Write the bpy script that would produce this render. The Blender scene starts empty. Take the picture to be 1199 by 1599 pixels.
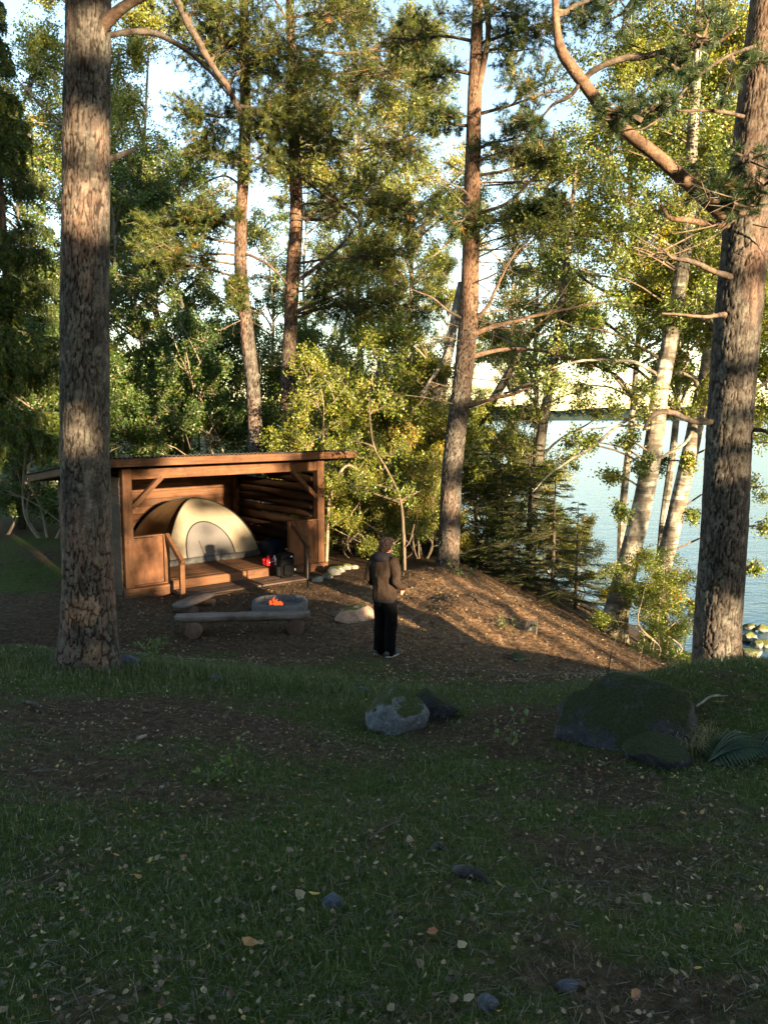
import bpy, bmesh, math, random
import numpy as np
from mathutils import Vector, Matrix

# ------------------------------------------------------------------ camera
sc = bpy.context.scene
COL = sc.collection
FPX, CX, CY = 1247.0, 599.5, 799.5          # photograph focal length in pixels
PITCH = math.atan((799.5 - 648.0) / FPX)     # lake horizon sits at row 648
CAMZ = 6.0                                   # metres above the lake
cam_d = bpy.data.cameras.new('camera')
cam = bpy.data.objects.new('camera', cam_d); COL.objects.link(cam)
cam.location = (0, 0, CAMZ); cam.rotation_euler = (math.pi / 2 - PITCH, 0, 0)
cam_d.sensor_fit = 'VERTICAL'; cam_d.sensor_height = 24.0; cam_d.lens = 24.0 * FPX / 1599.0
cam_d.clip_start = 0.05; cam_d.clip_end = 8000
sc.camera = cam
# ------------------------------------------------------------------ light
SUN_EL, SUN_AZ = math.radians(8.5), math.radians(146.0)   # behind the camera, to the right
SUN = Vector((math.sin(SUN_AZ) * math.cos(SUN_EL), math.cos(SUN_AZ) * math.cos(SUN_EL), math.sin(SUN_EL)))
world = bpy.data.worlds.new('World'); sc.world = world; world.use_nodes = True
wn = world.node_tree; wn.nodes.clear()
sky = wn.nodes.new('ShaderNodeTexSky'); sky.sky_type = 'NISHITA'; sky.sun_disc = False
sky.sun_elevation = SUN_EL; sky.sun_rotation = SUN_AZ; sky.air_density = 1.0; sky.dust_density = 0.35; sky.ozone_density = 1.0
bg = wn.nodes.new('ShaderNodeBackground'); bg.inputs['Strength'].default_value = 0.10
wo = wn.nodes.new('ShaderNodeOutputWorld')
wn.links.new(sky.outputs[0], bg.inputs[0]); wn.links.new(bg.outputs[0], wo.inputs[0])
sun_d = bpy.data.lights.new('sun', 'SUN'); sun_d.energy = 5.0; sun_d.angle = math.radians(0.53); sun_d.color = (1.0, 0.76, 0.46)
sun = bpy.data.objects.new('sun', sun_d); COL.objects.link(sun)
sun.rotation_euler = SUN.to_track_quat('Z', 'Y').to_euler(); sun.location = (10, -15, 20)
sc.view_settings.view_transform = 'Standard'; sc.view_settings.look = 'None'
sc.view_settings.exposure = 2.55; sc.view_settings.gamma = 1.0; sc.view_settings.use_curve_mapping = False
sc.render.engine = 'CYCLES'
sc.cycles.max_bounces = 6; sc.cycles.diffuse_bounces = 3; sc.cycles.transmission_bounces = 4; sc.cycles.transparent_max_bounces = 4
sc.cycles.use_denoising = True
sc.cycles.caustics_reflective = False; sc.cycles.caustics_refractive = False

# ------------------------------------------------------------------ pixel helpers
CT, ST = math.cos(PITCH), math.sin(PITCH)
def ray(px, py):
    u, v = (px - CX) / FPX, (CY - py) / FPX
    return np.array([u, CT + v * ST, -ST + v * CT])
def P(px, py, d):
    """point that shows at a pixel when it stands d metres ahead"""
    r = ray(px, py); return np.array([0, 0, CAMZ]) + r * (d / r[1])
def PZ(px, py, z):
    r = ray(px, py); return np.array([0, 0, CAMZ]) + r * ((z - CAMZ) / r[2])
def WM(py, d, w):
    """metres for w pixels at row py, d metres ahead"""
    return w / FPX * d / ray(0, py)[1]

# ------------------------------------------------------------------ noise
def _hash(ix, iy, iz, s):
    h = (ix.astype(np.int64) * 374761393 + iy.astype(np.int64) * 668265263 + iz.astype(np.int64) * 2147483647 + s * 974634777) & 0xffffffff
    h = ((h ^ (h >> 13)) * 1274126177) & 0xffffffff
    h = ((h ^ (h >> 16)) * 2246822519) & 0xffffffff
    return ((h ^ (h >> 15)) & 0xffffff) / float(0xffffff)
def vnoise(p, s=0):
    p = np.asarray(p, float); i = np.floor(p).astype(np.int64); f = p - i; f = f * f * (3 - 2 * f)
    r = 0
    for dx in (0, 1):
        for dy in (0, 1):
            for dz in (0, 1):
                w = (f[..., 0] if dx else 1 - f[..., 0]) * (f[..., 1] if dy else 1 - f[..., 1]) * (f[..., 2] if dz else 1 - f[..., 2])
                r = r + w * _hash(i[..., 0] + dx, i[..., 1] + dy, i[..., 2] + dz, s)
    return r
def fbm(p, oct=4, s=0):
    p = np.asarray(p, float); r = 0; a = 0.5; t = 0
    for k in range(oct):
        r = r + a * vnoise(p * 2 ** k + 17.3 * k, s + k); t += a; a *= 0.5
    return r / t * 2 - 1
def n2(x, y, sc_, oct=3, s=0):
    x = np.asarray(x, float); y = np.asarray(y, float)
    return fbm(np.stack([x * sc_, y * sc_, np.zeros_like(x * sc_ + y)], -1), oct, s)
def sstep(a, b, x):
    t = np.clip((x - a) / (b - a), 0, 1); return t * t * (3 - 2 * t)

# ------------------------------------------------------------------ terrain height
_PY = np.array([-90, -40, -20, -8, -3, 0, 2, 4, 6, 7.5, 9, 10.7, 11.4, 12, 13, 16, 20, 40, 400.])
_PZ = np.array([5.5, 3.6, 1.6, -0.35, -1.05, -1.5, -1.72, -2.06, -2.42, -2.70, -3.0, -3.25, -3.17, -3.12, -3.10, -3.06, -3.0, -2.4, 4.])
def _spl(y):
    d = np.zeros_like(_PY); s = np.diff(_PZ) / np.diff(_PY)
    d[1:-1] = (s[:-1] + s[1:]) / 2; d[0] = s[0]; d[-1] = s[-1]
    i = np.clip(np.searchsorted(_PY, y) - 1, 0, len(_PY) - 2); h = _PY[i + 1] - _PY[i]; t = np.clip((y - _PY[i]) / h, 0, 1)
    t2, t3 = t * t, t * t * t
    return (2*t3-3*t2+1)*_PZ[i] + (t3-2*t2+t)*h*d[i] + (-2*t3+3*t2)*_PZ[i+1] + (t3-t2)*h*d[i+1]
def H(x, y):
    x = np.asarray(x, float); y = np.asarray(y, float); x, y = np.broadcast_arrays(x, y)
    z = _spl(y)
    z = z + 0.09 * np.clip(-x, 0, 4.0) * sstep(0, 5, y) * (1 - sstep(8.5, 11, y))
    z = z + 0.50 * np.exp(-(((x - 2.95) / 1.15) ** 2 + ((y - 6.3) / 1.2) ** 2))          # bank on the right
    z = z + 0.25 * np.exp(-(((x - 0.9) / 1.4) ** 2 + ((y - 14.4) / 1.3) ** 2))         # rise round the middle pine
    z = z - 0.24 * np.exp(-(((x - 2.2) / 1.1) ** 2 + ((y - 10.6) / 1.2) ** 2)) + 0.10 * np.exp(-(((x - 1.7) / 0.7) ** 2 + ((y - 12.6) / 0.5) ** 2))
    xs = np.interp(y, [-90, -10, 0, 8, 14, 18.7, 24, 32, 50, 100, 300, 400], [70, 26, 17, 12, 9.4, 8.4, 6.8, 5.2, 3, -5, -60, -90])
    xt = np.interp(y, [-90, 0, 5, 8, 11, 14, 18, 24, 32, 50, 100, 300, 400], [50, 5.4, 4.1, 3.7, 1.6, 1.0, 1.2, 0.8, -0.5, -4, -14, -75, -110])
    t = np.clip((x - xt) / (xs - xt), 0, 1.6)
    s1 = np.clip(t, 0, 1); s1 = s1 * s1 * (3 - 2 * s1)
    z = z + (-6.0 - z) * s1 - np.clip(t - 1, 0, 0.6) * 2.0
    z = z + 0.07 * n2(x, y, 1.7, 3, 44) * np.exp(-(((x - 1.8) / 2.6) ** 2 + ((y - 12.4) / 2.2) ** 2))
    far = sstep(0, 12, np.hypot(x - 1, y - 7) - 14)
    z = z + (n2(x, y, 0.9, 3, 5) * 0.055 + n2(x, y, 4.0, 3, 9) * 0.018) * (1 - far) + far * n2(x, y, 0.15, 3, 3) * 0.25
    return z + CAMZ
def Hs(x, y): return float(H(np.array([x]), np.array([y]))[0])
def G(px, py):
    r = ray(px, py); t = np.linspace(1.5, 60, 3000)
    p = np.array([0, 0, CAMZ]) + t[:, None] * r
    k = np.argmax(p[:, 2] <= H(p[:, 0], p[:, 1])); return p[k]

# ------------------------------------------------------------------ mesh + object helpers
def mk_mesh(name, V, F, attrs=None, smooth=False):
    """F: array (m,3) / (m,4) or list of such arrays; attrs: name -> (domain, values)"""
    V = np.asarray(V, np.float32)
    Fs = F if isinstance(F, list) else [F]
    Fs = [np.asarray(f, np.int32) for f in Fs if len(f)]
    me = bpy.data.meshes.new(name)
    loops = np.concatenate([f.ravel() for f in Fs]); tot = np.concatenate([np.full(len(f), f.shape[1], np.int32) for f in Fs])
    st = np.concatenate([[0], np.cumsum(tot)[:-1]]).astype(np.int32)
    me.vertices.add(len(V)); me.vertices.foreach_set('co', V.ravel())
    me.loops.add(len(loops)); me.loops.foreach_set('vertex_index', loops)
    me.polygons.add(len(tot)); me.polygons.foreach_set('loop_start', st); me.polygons.foreach_set('loop_total', tot)
    me.polygons.foreach_set('use_smooth', np.full(len(tot), bool(smooth)))
    for k, (dom, val) in (attrs or {}).items():
        a = me.attributes.new(k, 'FLOAT', dom); a.data.foreach_set('value', np.asarray(val, np.float32))
    me.update(calc_edges=True); me.validate()
    return me
def link(name, me, mat=None, parent=None, loc=None):
    o = bpy.data.objects.new(name, me); COL.objects.link(o)
    if mat is not None and me is not None and not me.materials: me.materials.append(mat)
    if parent is not None: o.parent = parent
    if loc is not None: o.location = loc
    return o
def tag(o, label=None, cat=None, group=None, kind=None):
    if label: o['label'] = label
    if cat: o['category'] = cat
    if group: o['group'] = group
    if kind: o['kind'] = kind
    return o
def thing(name, label, cat, loc=(0, 0, 0), rz=0, group=None):
    o = bpy.data.objects.new(name, None); COL.objects.link(o); o.empty_display_size = 0.2
    o.location = loc; o.rotation_euler = (0, 0, rz); return tag(o, label, cat, group)
def part(name, V, F, mat, root, attrs=None, smooth=False, world=True):
    V = np.asarray(V, float)
    if world: V = V - np.array(root.location)
    return link(name, mk_mesh(name, V, F, attrs, smooth), mat, root)
def solo(name, V, F, mat, loc, label, cat, group=None, attrs=None, smooth=False):
    o = link(name, mk_mesh(name, np.asarray(V) - np.array(loc), F, attrs, smooth), mat); o.location = loc
    return tag(o, label, cat, group)

# ------------------------------------------------------------------ shape helpers
def join(items):
    """[(V,F|[F..])] -> V, [F3, F4]"""
    Vs, F3, F4, n = [], [], [], 0
    for V, F in items:
        for f in (F if isinstance(F, list) else [F]):
            f = np.asarray(f, np.int64)
            if len(f): (F3 if f.shape[1] == 3 else F4).append(f + n)
        Vs.append(V); n += len(V)
    return np.concatenate(Vs), [np.concatenate(a) for a in (F3, F4) if a]
def cbox(x0, x1, y0, y1, z0, z1, c=0.006):
    """box with chamfered edges, 44 triangles"""
    c = min(c, (x1-x0)*.3, (y1-y0)*.3, (z1-z0)*.3)
    V, idx = [], {}
    for i in (0, 1):
        for j in (0, 1):
            for k in (0, 1):
                b = np.array([(x0, x1)[i], (y0, y1)[j], (z0, z1)[k]]); s = np.array([1-2*i, 1-2*j, 1-2*k]) * c
                for a in range(3):
                    o = s.copy(); o[a] = 0; idx[i, j, k, a] = len(V); V.append(b + o)
    Q, T = [], []
    for a in range(3):
        for e in (0, 1):
            o = [m for m in range(3) if m != a]; f = []
            for q in ((0, 0), (1, 0), (1, 1), (0, 1)):
                key = [0, 0, 0]; key[a] = e; key[o[0]] = q[0]; key[o[1]] = q[1]; f.append(idx[tuple(key) + (a,)])
            Q.append(f if (e == 1) == (a != 1) else f[::-1])
    for a in range(3):
        b, d = [m for m in range(3) if m != a]
        for p in (0, 1):
            for q in (0, 1):
                k0 = [0, 0, 0]; k0[b] = p; k0[d] = q; k1 = list(k0); k1[a] = 1
                Q.append([idx[tuple(k0)+(b,)], idx[tuple(k1)+(b,)], idx[tuple(k1)+(d,)], idx[tuple(k0)+(d,)]])
    for i in (0, 1):
        for j in (0, 1):
            for k in (0, 1): T.append([idx[i, j, k, m] for m in range(3)])
    return np.array(V, float), [np.array(T), np.array(Q)]
def orient(V, ax, ay, az, o):
    return np.asarray(V) @ np.array([ax, ay, az], float) + np.asarray(o, float)
def nrm(v):
    v = np.asarray(v, float); return v / np.maximum(np.linalg.norm(v, axis=-1, keepdims=True), 1e-9)
def beam(p, q, w, h, up=(0, 0, 1), c=0.006):
    """squared timber from p to q"""
    p, q = np.asarray(p, float), np.asarray(q, float); L = np.linalg.norm(q - p); ax = (q - p) / L
    az = np.asarray(up, float); ay = nrm(np.cross(az, ax)); az = np.cross(ax, ay)
    V, F = cbox(0, L, -w/2, w/2, -h/2, h/2, c); return orient(V, ax, ay, az, p), F
def catmull(pts, n):
    pts = np.asarray(pts, float); m = len(pts)
    if m == 2:
        t = np.linspace(0, 1, n)[:, None]; return pts[0] * (1 - t) + pts[1] * t
    ext = np.vstack([2*pts[0]-pts[1], pts, 2*pts[-1]-pts[-2]]); u = np.linspace(0, m - 1, n); i = np.minimum(u.astype(int), m - 2); t = (u - i)[:, None]
    a, b, c, d = ext[i], ext[i+1], ext[i+2], ext[i+3]
    return .5 * (2*b + (c-a)*t + (2*a-5*b+4*c-d)*t*t + (3*b-a-3*c+d)*t**3)
def frames(C):
    T = nrm(np.gradient(C, axis=0)); ref = np.array([0.31, 0.95, 0.05]) if abs(T[0][2]) > .7 else np.array([0.1, 0.05, 1.0])
    A = nrm(ref - (T @ ref)[:, None] * T); B = np.cross(T, A); return T, A, B
def tube(pts, rad, k=8, n=None, cap=True):
    pts = np.asarray(pts, float); rad = np.asarray(rad, float) * np.ones(len(pts))
    if n:
        C = catmull(pts, n); R = np.interp(np.linspace(0, len(pts)-1, n), np.arange(len(pts)), rad)
    else: C, R = pts, rad
    T, A, B = frames(C); th = np.linspace(0, 2*np.pi, k, endpoint=False)
    V = C[:, None] + R[:, None, None] * (np.cos(th)[None, :, None] * A[:, None] + np.sin(th)[None, :, None] * B[:, None])
    m = len(C); i = np.arange(m-1)[:, None]; j = np.arange(k)[None]
    Q = np.stack([i*k+j, i*k+(j+1) % k, (i+1)*k+(j+1) % k, (i+1)*k+j], -1).reshape(-1, 4)
    V = V.reshape(-1, 3); F = [Q]
    if cap:
        V = np.vstack([V, C[0], C[-1]]); a, b = m*k, m*k+1; j = np.arange(k)
        F.append(np.concatenate([np.stack([np.full(k, a), (j+1) % k, j], 1), np.stack([np.full(k, b), (m-1)*k+j, (m-1)*k+(j+1) % k], 1)]))
    return V, F
def segs(p0, p1, r0, r1, k=3):
    """many separate tapered sticks at once"""
    p0, p1 = np.asarray(p0, float), np.asarray(p1, float); N = len(p0)
    if N == 0: return np.zeros((0, 3)), np.zeros((0, 4), int)
    r0 = np.ones(N) * r0; r1 = np.ones(N) * r1
    T = nrm(p1 - p0); ref = np.where(np.abs(T[:, 2:3]) > .8, np.array([[1., 0, 0]]), np.array([[0, 0, 1.]]))
    A = nrm(np.cross(T, ref)); B = np.cross(T, A); th = np.linspace(0, 2*np.pi, k, endpoint=False)
    ring = np.cos(th)[None, :, None] * A[:, None] + np.sin(th)[None, :, None] * B[:, None]
    V = np.concatenate([p0[:, None] + r0[:, None, None]*ring, p1[:, None] + r1[:, None, None]*ring], 1).reshape(-1, 3)
    j = np.arange(k); q = np.stack([j, (j+1) % k, k+(j+1) % k, k+j], 1)
    return V, (np.arange(N)[:, None, None]*2*k + q[None]).reshape(-1, 4)
def blob(rng, r, rough=.25, sub=3, scale=1.5, seed=0, cuts=0):
    """irregular stone: an icosphere pushed about by noise"""
    bm = bmesh.new(); bmesh.ops.create_icosphere(bm, subdivisions=sub, radius=1)
    V = np.array([v.co[:] for v in bm.verts]); F = np.array([[v.index for v in f.verts] for f in bm.faces]); bm.free()
    d = 1 + rough * fbm(V * scale + seed * 7.7, 4, seed) + rough * .35 * np.round(fbm(V * scale * .8 + 3 + seed, 2, seed + 4) * 3) / 3
    V = V * d[:, None]; rg = np.random.default_rng(seed + 50)
    for q in range(cuts):                                   # flat broken faces
        n = nrm(rg.normal(size=3)); h = rg.uniform(.62, .86); e = np.maximum(V @ n - h, 0); V = V - (e * .88)[:, None] * n
    V = V * (1 + .03 * fbm(V * 6 + seed, 3, seed + 9))[:, None]
    return V * np.asarray(r), F
def rand_dir(rng, n):
    return nrm(rng.normal(size=(n, 3)))
# ------------------------------------------------------------------ materials
class NT:
    def __init__(s, name):
        s.m = bpy.data.materials.new(name); s.m.use_nodes = True; s.t = s.m.node_tree; s.t.nodes.clear()
        s.out = s.n('ShaderNodeOutputMaterial')
    def n(s, t, **kw):
        x = s.t.nodes.new(t)
        for k, v in kw.items(): setattr(x, k, v)
        return x
    def l(s, a, b): s.t.links.new(a, b)
    def set(s, sock, v):
        if isinstance(v, bpy.types.NodeSocket): s.l(v, sock)
        else:
            if isinstance(v, (tuple, list)) and len(v) == 3 and sock.type == 'RGBA': v = (*v, 1)
            sock.default_value = v
    def coord(s, kind='Object', scale=(1, 1, 1)):
        c = s.n('ShaderNodeTexCoord'); m = s.n('ShaderNodeMapping'); s.l(c.outputs[kind], m.inputs['Vector']); m.inputs['Scale'].default_value = scale
        return m.outputs[0]
    def pos(s, scale=(1, 1, 1)):
        c = s.n('ShaderNodeNewGeometry'); m = s.n('ShaderNodeMapping'); s.l(c.outputs['Position'], m.inputs['Vector']); m.inputs['Scale'].default_value = scale
        return m.outputs[0]
    def noise(s, vec, scale, detail=4, rough=.55, out='Fac', dist=0):
        x = s.n('ShaderNodeTexNoise'); s.l(vec, x.inputs['Vector']); x.inputs['Scale'].default_value = scale
        x.inputs['Detail'].default_value = detail; x.inputs['Roughness'].default_value = rough; x.inputs['Distortion'].default_value = dist
        return x.outputs[0 if out == 'Fac' else 1]
    def ramp(s, fac, stops, interp='LINEAR'):
        r = s.n('ShaderNodeValToRGB'); e = r.color_ramp.elements; r.color_ramp.interpolation = interp
        while len(e) < len(stops): e.new(.5)
        for i, (p, c) in enumerate(stops):
            e[i].position = p; c = c if isinstance(c, (tuple, list)) else (c, c, c); e[i].color = (*c[:3], 1)
        s.set(r.inputs[0], fac); return r.outputs[0]
    def mix(s, fac, a, b, mode='MIX'):
        x = s.n('ShaderNodeMix', data_type='RGBA', blend_type=mode); s.set(x.inputs[0], fac); s.set(x.inputs[6], a); s.set(x.inputs[7], b); return x.outputs[2]
    def math(s, op, a, b=0.0):
        x = s.n('ShaderNodeMath', operation=op); s.set(x.inputs[0], a); s.set(x.inputs[1], b); return x.outputs[0]
    def attr(s, name, out='Fac', typ='GEOMETRY'):
        a = s.n('ShaderNodeAttribute', attribute_name=name, attribute_type=typ); return a.outputs[out]
    def bump(s, h, strength=.5, dist=.02, normal=None):
        b = s.n('ShaderNodeBump'); s.set(b.inputs['Height'], h); b.inputs['Strength'].default_value = strength; b.inputs['Distance'].default_value = dist
        if normal is not None: s.l(normal, b.inputs['Normal'])
        return b.outputs[0]
    def bsdf(s, col, rough=.8, bump=None, spec=.3, **kw):
        b = s.n('ShaderNodeBsdfPrincipled'); s.set(b.inputs['Base Color'], col); s.set(b.inputs['Roughness'], rough); b.inputs['Specular IOR Level'].default_value = spec
        if bump is not None: s.l(bump, b.inputs['Normal'])
        for k, v in kw.items(): s.set(b.inputs[k.replace('_', ' ')], v)
        s.l(b.outputs[0], s.out.inputs[0]); return b
M = {}
def leaf_mat(name, stops, trans=.4, objcol=True, gloss=.06):
    t = NT(name); c = t.ramp(t.attr('tone'), stops)
    if objcol:
        oi = t.n('ShaderNodeObjectInfo'); c = t.mix(1.0, c, oi.outputs['Color'], 'MULTIPLY')
    d = t.n('ShaderNodeBsdfDiffuse'); t.l(c, d.inputs[0])
    tr = t.n('ShaderNodeBsdfTranslucent'); t.l(t.mix(1.0, c, (1.25, 1.15, .55), 'MULTIPLY'), tr.inputs[0])
    m = t.n('ShaderNodeMixShader'); m.inputs[0].default_value = trans; t.l(d.outputs[0], m.inputs[1]); t.l(tr.outputs[0], m.inputs[2])
    g = t.n('ShaderNodeBsdfGlossy'); g.inputs['Roughness'].default_value = .45; g.inputs[0].default_value = (.8, .85, .8, 1)
    m2 = t.n('ShaderNodeMixShader'); m2.inputs[0].default_value = gloss; t.l(m.outputs[0], m2.inputs[1]); t.l(g.outputs[0], m2.inputs[2])
    t.l(m2.outputs[0], t.out.inputs[0]); M[name] = t.m
leaf_mat('leaf_green', [(0, (.025, .05, .010)), (.5, (.055, .10, .018)), (.85, (.11, .145, .025)), (1, (.22, .19, .03))])
leaf_mat('leaf_birch', [(0, (.05, .09, .018)), (.5, (.10, .15, .028)), (.85, (.19, .20, .035)), (1, (.36, .25, .04))])
leaf_mat('leaf_autumn', [(0, (.045, .08, .016)), (.4, (.095, .145, .022)), (.78, (.16, .20, .03)), (.94, (.26, .22, .03)), (1, (.34, .14, .03))])
leaf_mat('needle_pine', [(0, (.025, .05, .022)), (.6, (.05, .085, .032)), (.85, (.10, .115, .035)), (1, (.26, .15, .05))], trans=.25, gloss=.04)
leaf_mat('needle_spruce', [(0, (.018, .038, .012)), (.6, (.04, .068, .017)), (1, (.10, .12, .025))], trans=.22, gloss=.03)
leaf_mat('grass', [(0, (.034, .060, .012)), (.55, (.070, .105, .019)), (.82, (.12, .125, .028)), (1, (.28, .22, .11))], trans=.3)
leaf_mat('litter', [(0, (.05, .03, .015)), (.35, (.11, .065, .034)), (.6, (.21, .14, .075)), (.8, (.38, .30, .18)), (.93, (.32, .11, .035)), (1, (.50, .36, .09))], trans=.2, objcol=False)
leaf_mat('straw', [(0, (.03, .019, .011)), (.5, (.075, .048, .027)), (1, (.19, .14, .085))], trans=.1, objcol=False)
leaf_mat('fern_leaf', [(0, (.013, .038, .013)), (1, (.026, .062, .019))], trans=.35, objcol=False)

def bark_pine(name, near):
    t = NT(name); v = t.pos()
    cr, up = t.attr('crack'), t.attr('up')
    n1 = t.noise(v, 9, 5); n2_ = t.noise(v, 45, 4); n3 = t.noise(t.pos((1, 1, .25)), 2.5, 3)
    plate = t.ramp(t.math('ADD', t.math('MULTIPLY', n1, .55), t.math('MULTIPLY', n2_, .45)), [(.3, (.032, .028, .026)), (.5, (.075, .066, .057)), (.62, (.130, .112, .094)), (.75, (.175, .135, .108))])
    plate = t.mix(t.ramp(n3, [(.5, 0.), (.66, .35)]), plate, (.27, .14, .095))
    hs = t.n('ShaderNodeHueSaturation'); t.l(plate, hs.inputs['Color']); t.l(t.math('ADD', t.math('MULTIPLY', t.attr('plate'), .7), .65), hs.inputs['Value']); plate = hs.outputs[0]
    lich = t.ramp(t.noise(v, 5.5, 4, .7), [(.55, 0.), (.68, .5)])
    plate = t.mix(lich, plate, (.15, .155, .125))
    orange = t.ramp(t.math('ADD', t.math('MULTIPLY', n2_, .5), t.math('MULTIPLY', n1, .5)), [(.3, (.09, .045, .026)), (.5, (.20, .105, .06)), (.7, (.30, .185, .115))])
    c = t.mix(up, plate, orange)
    c = t.mix(t.ramp(cr, [(.1, 0.), (.8, .95)]), c, (.022, .016, .013))
    h = t.math('ADD', t.math('MULTIPLY', n1, .7), t.math('MULTIPLY', n2_, .5))
    b = t.bump(h, .8 if near else .6, .02)
    t.bsdf(c, .92, b, .15); M[name] = t.m
bark_pine('bark_pine', True)
def bark_birch():
    t = NT('bark_birch'); n1 = t.noise(t.pos((1, 1, 5)), 3.0, 4, .6); n2_ = t.noise(t.pos((1, 1, 1)), 3.5, 5, .65); n4 = t.noise(t.pos(), 28, 3)
    c = t.ramp(n4, [(.3, (.34, .30, .23)), (.55, (.54, .49, .40)), (.75, (.68, .63, .54))])
    c = t.mix(t.ramp(n1, [(.48, 0.), (.58, .85)]), c, (.085, .07, .055))
    n5 = t.noise(t.pos((1, 1, .8)), 11, 4, .7); c = t.mix(t.ramp(n5, [(.54, 0.), (.62, .55)]), c, (.14, .125, .085))
    low = t.attr('up')
    c = t.mix(t.math('MULTIPLY', t.ramp(n2_, [(.40, 0.), (.54, 1.)]), .8), c, (.085, .07, .055))
    c = t.mix(t.math('MULTIPLY', low, t.ramp(n2_, [(.3, .2), (.55, 1.)])), c, (.07, .06, .025))
    t.bsdf(c, .85, t.bump(t.math('ADD', n1, t.math('MULTIPLY', n4, .5)), .7, .02), .2); M['bark_birch'] = t.m
bark_birch()
def simple_bark(name, a, b, c_):
    t = NT(name); v = t.pos((1, 1, .35)); n1 = t.noise(v, 14, 5)
    t.bsdf(t.ramp(n1, [(.3, a), (.5, b), (.72, c_)]), .9, t.bump(n1, .7, .015), .15); M[name] = t.m
simple_bark('bark_grey', (.05, .045, .035), (.12, .105, .085), (.21, .19, .155))
simple_bark('bark_dark', (.03, .025, .02), (.075, .06, .045), (.13, .105, .08))
simple_bark('bark_dead', (.10, .09, .08), (.21, .19, .165), (.34, .31, .27))
simple_bark('twig', (.05, .038, .028), (.12, .09, .065), (.20, .15, .11))
simple_bark('twig_pale', (.16, .12, .08), (.28, .22, .16), (.40, .33, .25))

def wood(name, axis, tone=1.0, grey=0.0, rot=0.0):
    t = NT(name); s = [16, 16, 16]; s[axis] = 1.0
    oi = t.n('ShaderNodeObjectInfo'); c0 = t.n('ShaderNodeTexCoord'); add = t.n('ShaderNodeVectorMath', operation='ADD'); comb = t.n('ShaderNodeCombineXYZ')
    for i in range(3): t.l(t.math('MULTIPLY', oi.outputs['Random'], 7.0 + i*3), comb.inputs[i])
    t.l(c0.outputs['Object'], add.inputs[0]); t.l(comb.outputs[0], add.inputs[1])
    mp = t.n('ShaderNodeMapping'); t.l(add.outputs[0], mp.inputs[0]); mp.inputs['Scale'].default_value = s
    n1 = t.noise(mp.outputs[0], 2.2, 6, .6, dist=.6); n2_ = t.noise(add.outputs[0], 2.0, 3)
    k = tone
    k = k*.52; c = t.ramp(n1, [(.3, (.14*k, .058*k, .025*k)), (.5, (.215*k, .094*k, .041*k)), (.68, (.31*k, .148*k, .068*k))])
    c = t.mix(t.ramp(n2_, [(.4, 0.), (.7, .5)]), c, (.16*k, .062*k, .026*k))
    hs = t.n('ShaderNodeHueSaturation'); t.l(c, hs.inputs['Color']); t.l(t.math('ADD', t.math('MULTIPLY', oi.outputs['Random'], .6), .65), hs.inputs['Value']); hs.inputs['Saturation'].default_value = 1 - grey
    kn = t.n('ShaderNodeTexVoronoi'); t.l(add.outputs[0], kn.inputs['Vector']); kn.inputs['Scale'].default_value = 3.1
    c = t.mix(t.ramp(kn.outputs['Distance'], [(.035, .8), (.07, 0.)]), hs.outputs[0], (.05*k, .02*k, .01*k))
    wz = t.noise(add.outputs[0], 5.0, 5, .7); c = t.mix(t.ramp(wz, [(.50, 0.), (.68, .55)]), c, (.105*k, .078*k, .058*k)); c = t.mix(t.ramp(t.noise(add.outputs[0], 1.3, 4, .7), [(.48, 0.), (.62, .65)]), c, (.055*k, .022*k, .011*k))
    t.bsdf(c, .75, t.bump(n1, .5, .006), .25); M[name] = t.m
for ax, nm in enumerate('xyz'):
    wood('wood_' + nm, ax)
wood('wood_dark_y', 1, .28, .5)
wood('wood_deck', 0, .62, .35)
wood('wood_grey', 0, 1.25, .75)
wood('log_wood', 1, .55, .1)
wood('log_end', 2, 1.1, .4)

def plain(name, col, rough=.7, spec=.3, nscale=30, var=.25, bump=0.0, **kw):
    t = NT(name); n1 = t.noise(t.coord('Object'), nscale, 4)
    a = tuple(c*(1-var) for c in col); b = tuple(min(1, c*(1+var)) for c in col)
    t.bsdf(t.ramp(n1, [(.3, a), (.7, b)]), rough, t.bump(n1, bump, .01) if bump else None, spec, **kw); M[name] = t.m
plain('wood_panel', (.095, .040, .018), .8, nscale=7, var=.45, bump=.2)
plain('roof_felt', (.035, .033, .03), .9, nscale=18, var=.5, bump=.6)
plain('tent_sand', (.205, .17, .125), .7, nscale=6, var=.08)
plain('tent_brown', (.13, .075, .035), .65, nscale=6, var=.12)
plain('tent_mesh', (.105, .098, .098), .8, nscale=60, var=.15)
plain('tent_trim', (.02, .019, .017), .6)
plain('tent_floor', (.045, .045, .045), .45, nscale=9, var=.6, bump=.8)
plain('concrete', (.10, .10, .105), .9, nscale=25, var=.3, bump=.4)
plain('ash', (.11, .10, .095), .95, nscale=20, var=.5, bump=.6)
plain('char', (.02, .017, .015), .9, nscale=20, var=.5, bump=.6)
plain('black_cloth', (.006, .006, .007), .85, .06, nscale=40, var=.3)
plain('red_cloth', (.45, .015, .02), .5)
plain('blue_cloth', (.006, .012, .03), .7)
plain('white_plastic', (.62, .64, .66), .35)
plain('iron', (.035, .033, .032), .6, Metallic=.7)
plain('jacket', (.027, .018, .0135), .85, .08, nscale=14, var=.25, bump=.15)
plain('jacket_dark', (.016, .015, .021), .85, .08, nscale=14, var=.25, bump=.15)
plain('trousers', (.0045, .0045, .0055), .9, .06, nscale=20, var=.3, bump=.2)
plain('skin', (.50, .27, .18), .55, nscale=30, var=.06)
plain('hair', (.030, .013, .008), .55, nscale=80, var=.5, bump=.5)
plain('shoe', (.05, .05, .055), .6)
plain('shoe_sole', (.28, .27, .26), .7)
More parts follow.
